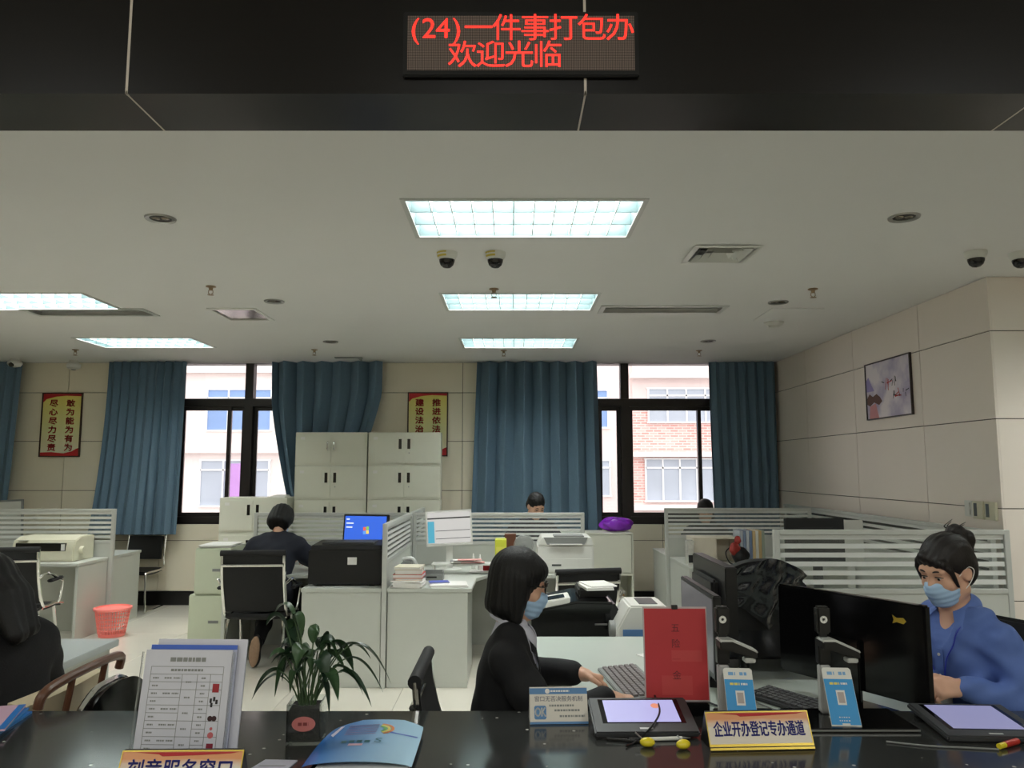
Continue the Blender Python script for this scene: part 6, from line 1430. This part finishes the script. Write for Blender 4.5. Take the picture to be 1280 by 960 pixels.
for sd in (-1, 1): P.add_leg(tr, sd, v(sd * .1, .4, .5), v(sd * .1, .34, .09), .012)
tr.o('trousers', m_trous, P.t, .012)
for sd in (-1, 1): P.shoe(v(sd * .1, .34, .09), v(0, 1, 0))
hb = Solid(.02); H, Rm = P.H, P.HR
hb.ell(H(0, -.018, .028), (.092, .112, .1), Rm); hb.ell(H(0, -.06, -.06), (.092, .085, .12), Rm, k=.05); hb.cap(H(-.03, -.1, -.1), H(-.035, -.13, -.24), .06, .035, k=.05); hb.cap(H(.03, -.1, -.1), H(.035, -.12, -.22), .06, .035, k=.05); hb.ell(H(0, .105, -.06), (.066, .075, .113), Rm, op='-', k=.008)
hb.o('hair', m_hair, P.t, .007, lambda X, Y, Z: .0022 * np.sin(X * 190)); P.face(True)
# ---- person in the navy jacket from behind
P = Fig('person in a navy jacket with short black hair sitting with the back to the counter', (-2.03, 6.62, 0), 0, lean=25, head_pitch=46, hip=.54, sh=.185)
elR, wrR = v(.3, .24, .8), v(.16, .42, .80); elL, wrL = v(-.28, .24, .8), v(-.14, .42, .80)
b = Solid(.03); P.add_torso(b, -.012); P.add_head(b); P.add_arm(b, 1, elR, wrR); P.add_arm(b, -1, elL, wrL)
P.add_hand(b, wrR, v(-.2, 1, -.1), v(0, .1, 1), 1); P.add_hand(b, wrL, v(.2, 1, -.1), v(0, .1, 1), -1); b.o('body', m_skin, P.t, .008)
j = Solid(.04); P.add_torso(j, .024, .06); P.add_arm(j, 1, elR, elR + (wrR - elR) * .92, .016, (.058, .054, .048, .038)); P.add_arm(j, -1, elL, elL + (wrL - elL) * .92, .016, (.058, .054, .048, .038)); j.cap(P.N, P.N + P.up * .04, .07, .06, k=.03); j.ell(P.S + v(0, 0, .04), (.18, .14, .15), k=.06); j.cap(P.sh[-1] + P.up * .02, P.sh[1] + P.up * .02, .06, k=.03)
j.o('navy_jacket', m_navy, P.t, .009, wrinkle(.0035, 34, 3))
tr = Solid(.04); P.add_leg(tr, 1, v(.13, .42, .49), v(.13, .12, .11), .012); P.add_leg(tr, -1, v(-.1, .36, .44), v(-.04, -.12, .2), .012); tr.ell(P.S, (.17, .125, .1), k=.05); tr.o('trousers', m_trous, P.t, .01)
P.shoe(v(.13, .12, .09), v(0, 1, 0)); P.shoe(v(-.04, -.13, .20), v(-.12, .12, -1), sole=v(0, -1, -.15))
hb = Solid(.015); H, Rm = P.H, P.HR
hb.ell(H(0, -.018, .028), (.106, .116, .106), Rm); hb.ell(H(0, -.045, -.055), (.104, .09, .1), Rm, k=.04); hb.ell(H(0, .105, -.06), (.066, .075, .113), Rm, op='-', k=.008); hb.half(H(0, 0, -.125), P.HR @ v(0, -.2, -1), .015)
hb.o('hair', m_hair, P.t, .007, lambda X, Y, Z: .002 * np.sin(X * 200)); P.face(True); P.mask()
# ---- man behind the middle screen
P = Fig('man with short black hair in a dark shirt behind the middle screen', (.14, 8.12, 0), 205, lean=24, head_pitch=30, hip=.6, sh=.19)
el = {1: v(.3, .2, .82), -1: v(-.3, .2, .82)}; wr = {1: v(.14, .36, .80), -1: v(-.14, .36, .80)}
b = Solid(.03); P.add_torso(b, -.01); P.add_head(b)
for sd in (1, -1): P.add_arm(b, sd, el[sd], wr[sd]); P.add_hand(b, wr[sd], v(-.15 * sd, 1, -.05), v(0, .1, 1), sd)
b.o('body', m_skin, P.t, .008)
j = Solid(.04); P.add_torso(j, .02, .06); [P.add_arm(j, sd, el[sd], el[sd] + (wr[sd] - el[sd]) * .9, .014, (.06, .056, .05, .038)) for sd in (1, -1)]; j.cap(P.N, P.N + P.up * .03, .07, .06, k=.03)
j.o('dark_shirt', m_navy, P.t, .01, wrinkle(.003, 34, 4))
tr = Solid(.04); [P.add_leg(tr, sd, v(sd * .1, .34, .52), v(sd * .1, .26, .09), .012) for sd in (1, -1)]; tr.o('trousers', m_trous, P.t, .014)
hb = Solid(.012); H, Rm = P.H, P.HR
hb.ell(H(0, -.02, .042), (.084, .104, .094), Rm); hb.ell(H(0, -.06, -.02), (.078, .06, .07), Rm, k=.03); hb.ell(H(0, .1, -.045), (.085, .075, .105), Rm, op='-', k=.01); [hb.ell(H(sx * .085, .0, -.04), (.025, .035, .05), Rm, op='-', k=.01) for sx in (1, -1)]
hb.o('hair', m_hair, P.t, .006, wrinkle(.003, 160, 1)); P.face(False)
for k_, (nm, xx, yy, rz_) in enumerate((('dark swivel chair under the man behind the middle screen', .14, 8.12, 205), ('dark swivel chair under the person behind the far right screen', 2.2, 8.93, 180), ('dark swivel chair under the woman in the blue shirt', 1.735, 3.02, 112))):
    t = T('office_chair', nm, 'chair', (xx, yy, 0), rz_); hs = .07 if k_ == 0 else 0
    MB().box(-.22, -.2, .4 + hs, .22, .2, .44 + hs).o('seat', m_mattblk, t, bev=.015); MB().box(-.2, -.25, .5, .2, -.22, .85 if k_ < 2 else 1.02).o('backrest', m_mattblk, t, bev=.012); MB().box(-.03, -.26, .41, .03, -.25, .6).o('back_support', m_black, t); MB().cyl((0, 0, .06), (0, 0, .4 + hs), .03).o('gas_column', m_black, t)
    for q in range(5): MB().tube([(0, 0, .08), (.25 * math.cos(q * 1.2566), .25 * math.sin(q * 1.2566), .03)], [.03, .02], 8).o('base_spoke', m_black, t)
# ---- head showing over the far right screen
P = Fig('person with dark hair whose head just shows over the far right screen', (2.2, 8.93, 0), 180, lean=4, head_pitch=16, hip=.45, sh=.17)
b = Solid(.03); P.add_torso(b, -.01); P.add_head(b)
el = {1: v(.27, .14, .78), -1: v(-.27, .14, .78)}
for sd in (1, -1): P.add_arm(b, sd, el[sd], v(sd * .14, .2, .8)); P.add_hand(b, v(sd * .14, .2, .8), v(-.15 * sd, 1, -.05), v(0, .1, 1), sd)
b.o('body', m_skin, P.t, .009)
j = Solid(.04); P.add_torso(j, .02, .06); [P.add_arm(j, sd, el[sd], el[sd] + (v(sd * .14, .2, .8) - el[sd]) * .9, .014, (.06, .056, .05, .038)) for sd in (1, -1)]; j.o('dark_top', m_suit, P.t, .01)
tr = Solid(.04); [P.add_leg(tr, sd, v(sd * .1, .1, .49), v(sd * .1, .08, .09), .012) for sd in (1, -1)]; tr.o('trousers', m_trous, P.t, .014)
hb = Solid(.012); H, Rm = P.H, P.HR; hb.ell(H(0, -.02, .036), (.09, .108, .098), Rm); hb.ell(H(0, -.05, -.04), (.088, .075, .09), Rm, k=.03); hb.ell(H(0, .105, -.06), (.068, .075, .105), Rm, op='-', k=.01); hb.o('hair', m_hair_b, P.t, .007); P.face(True)
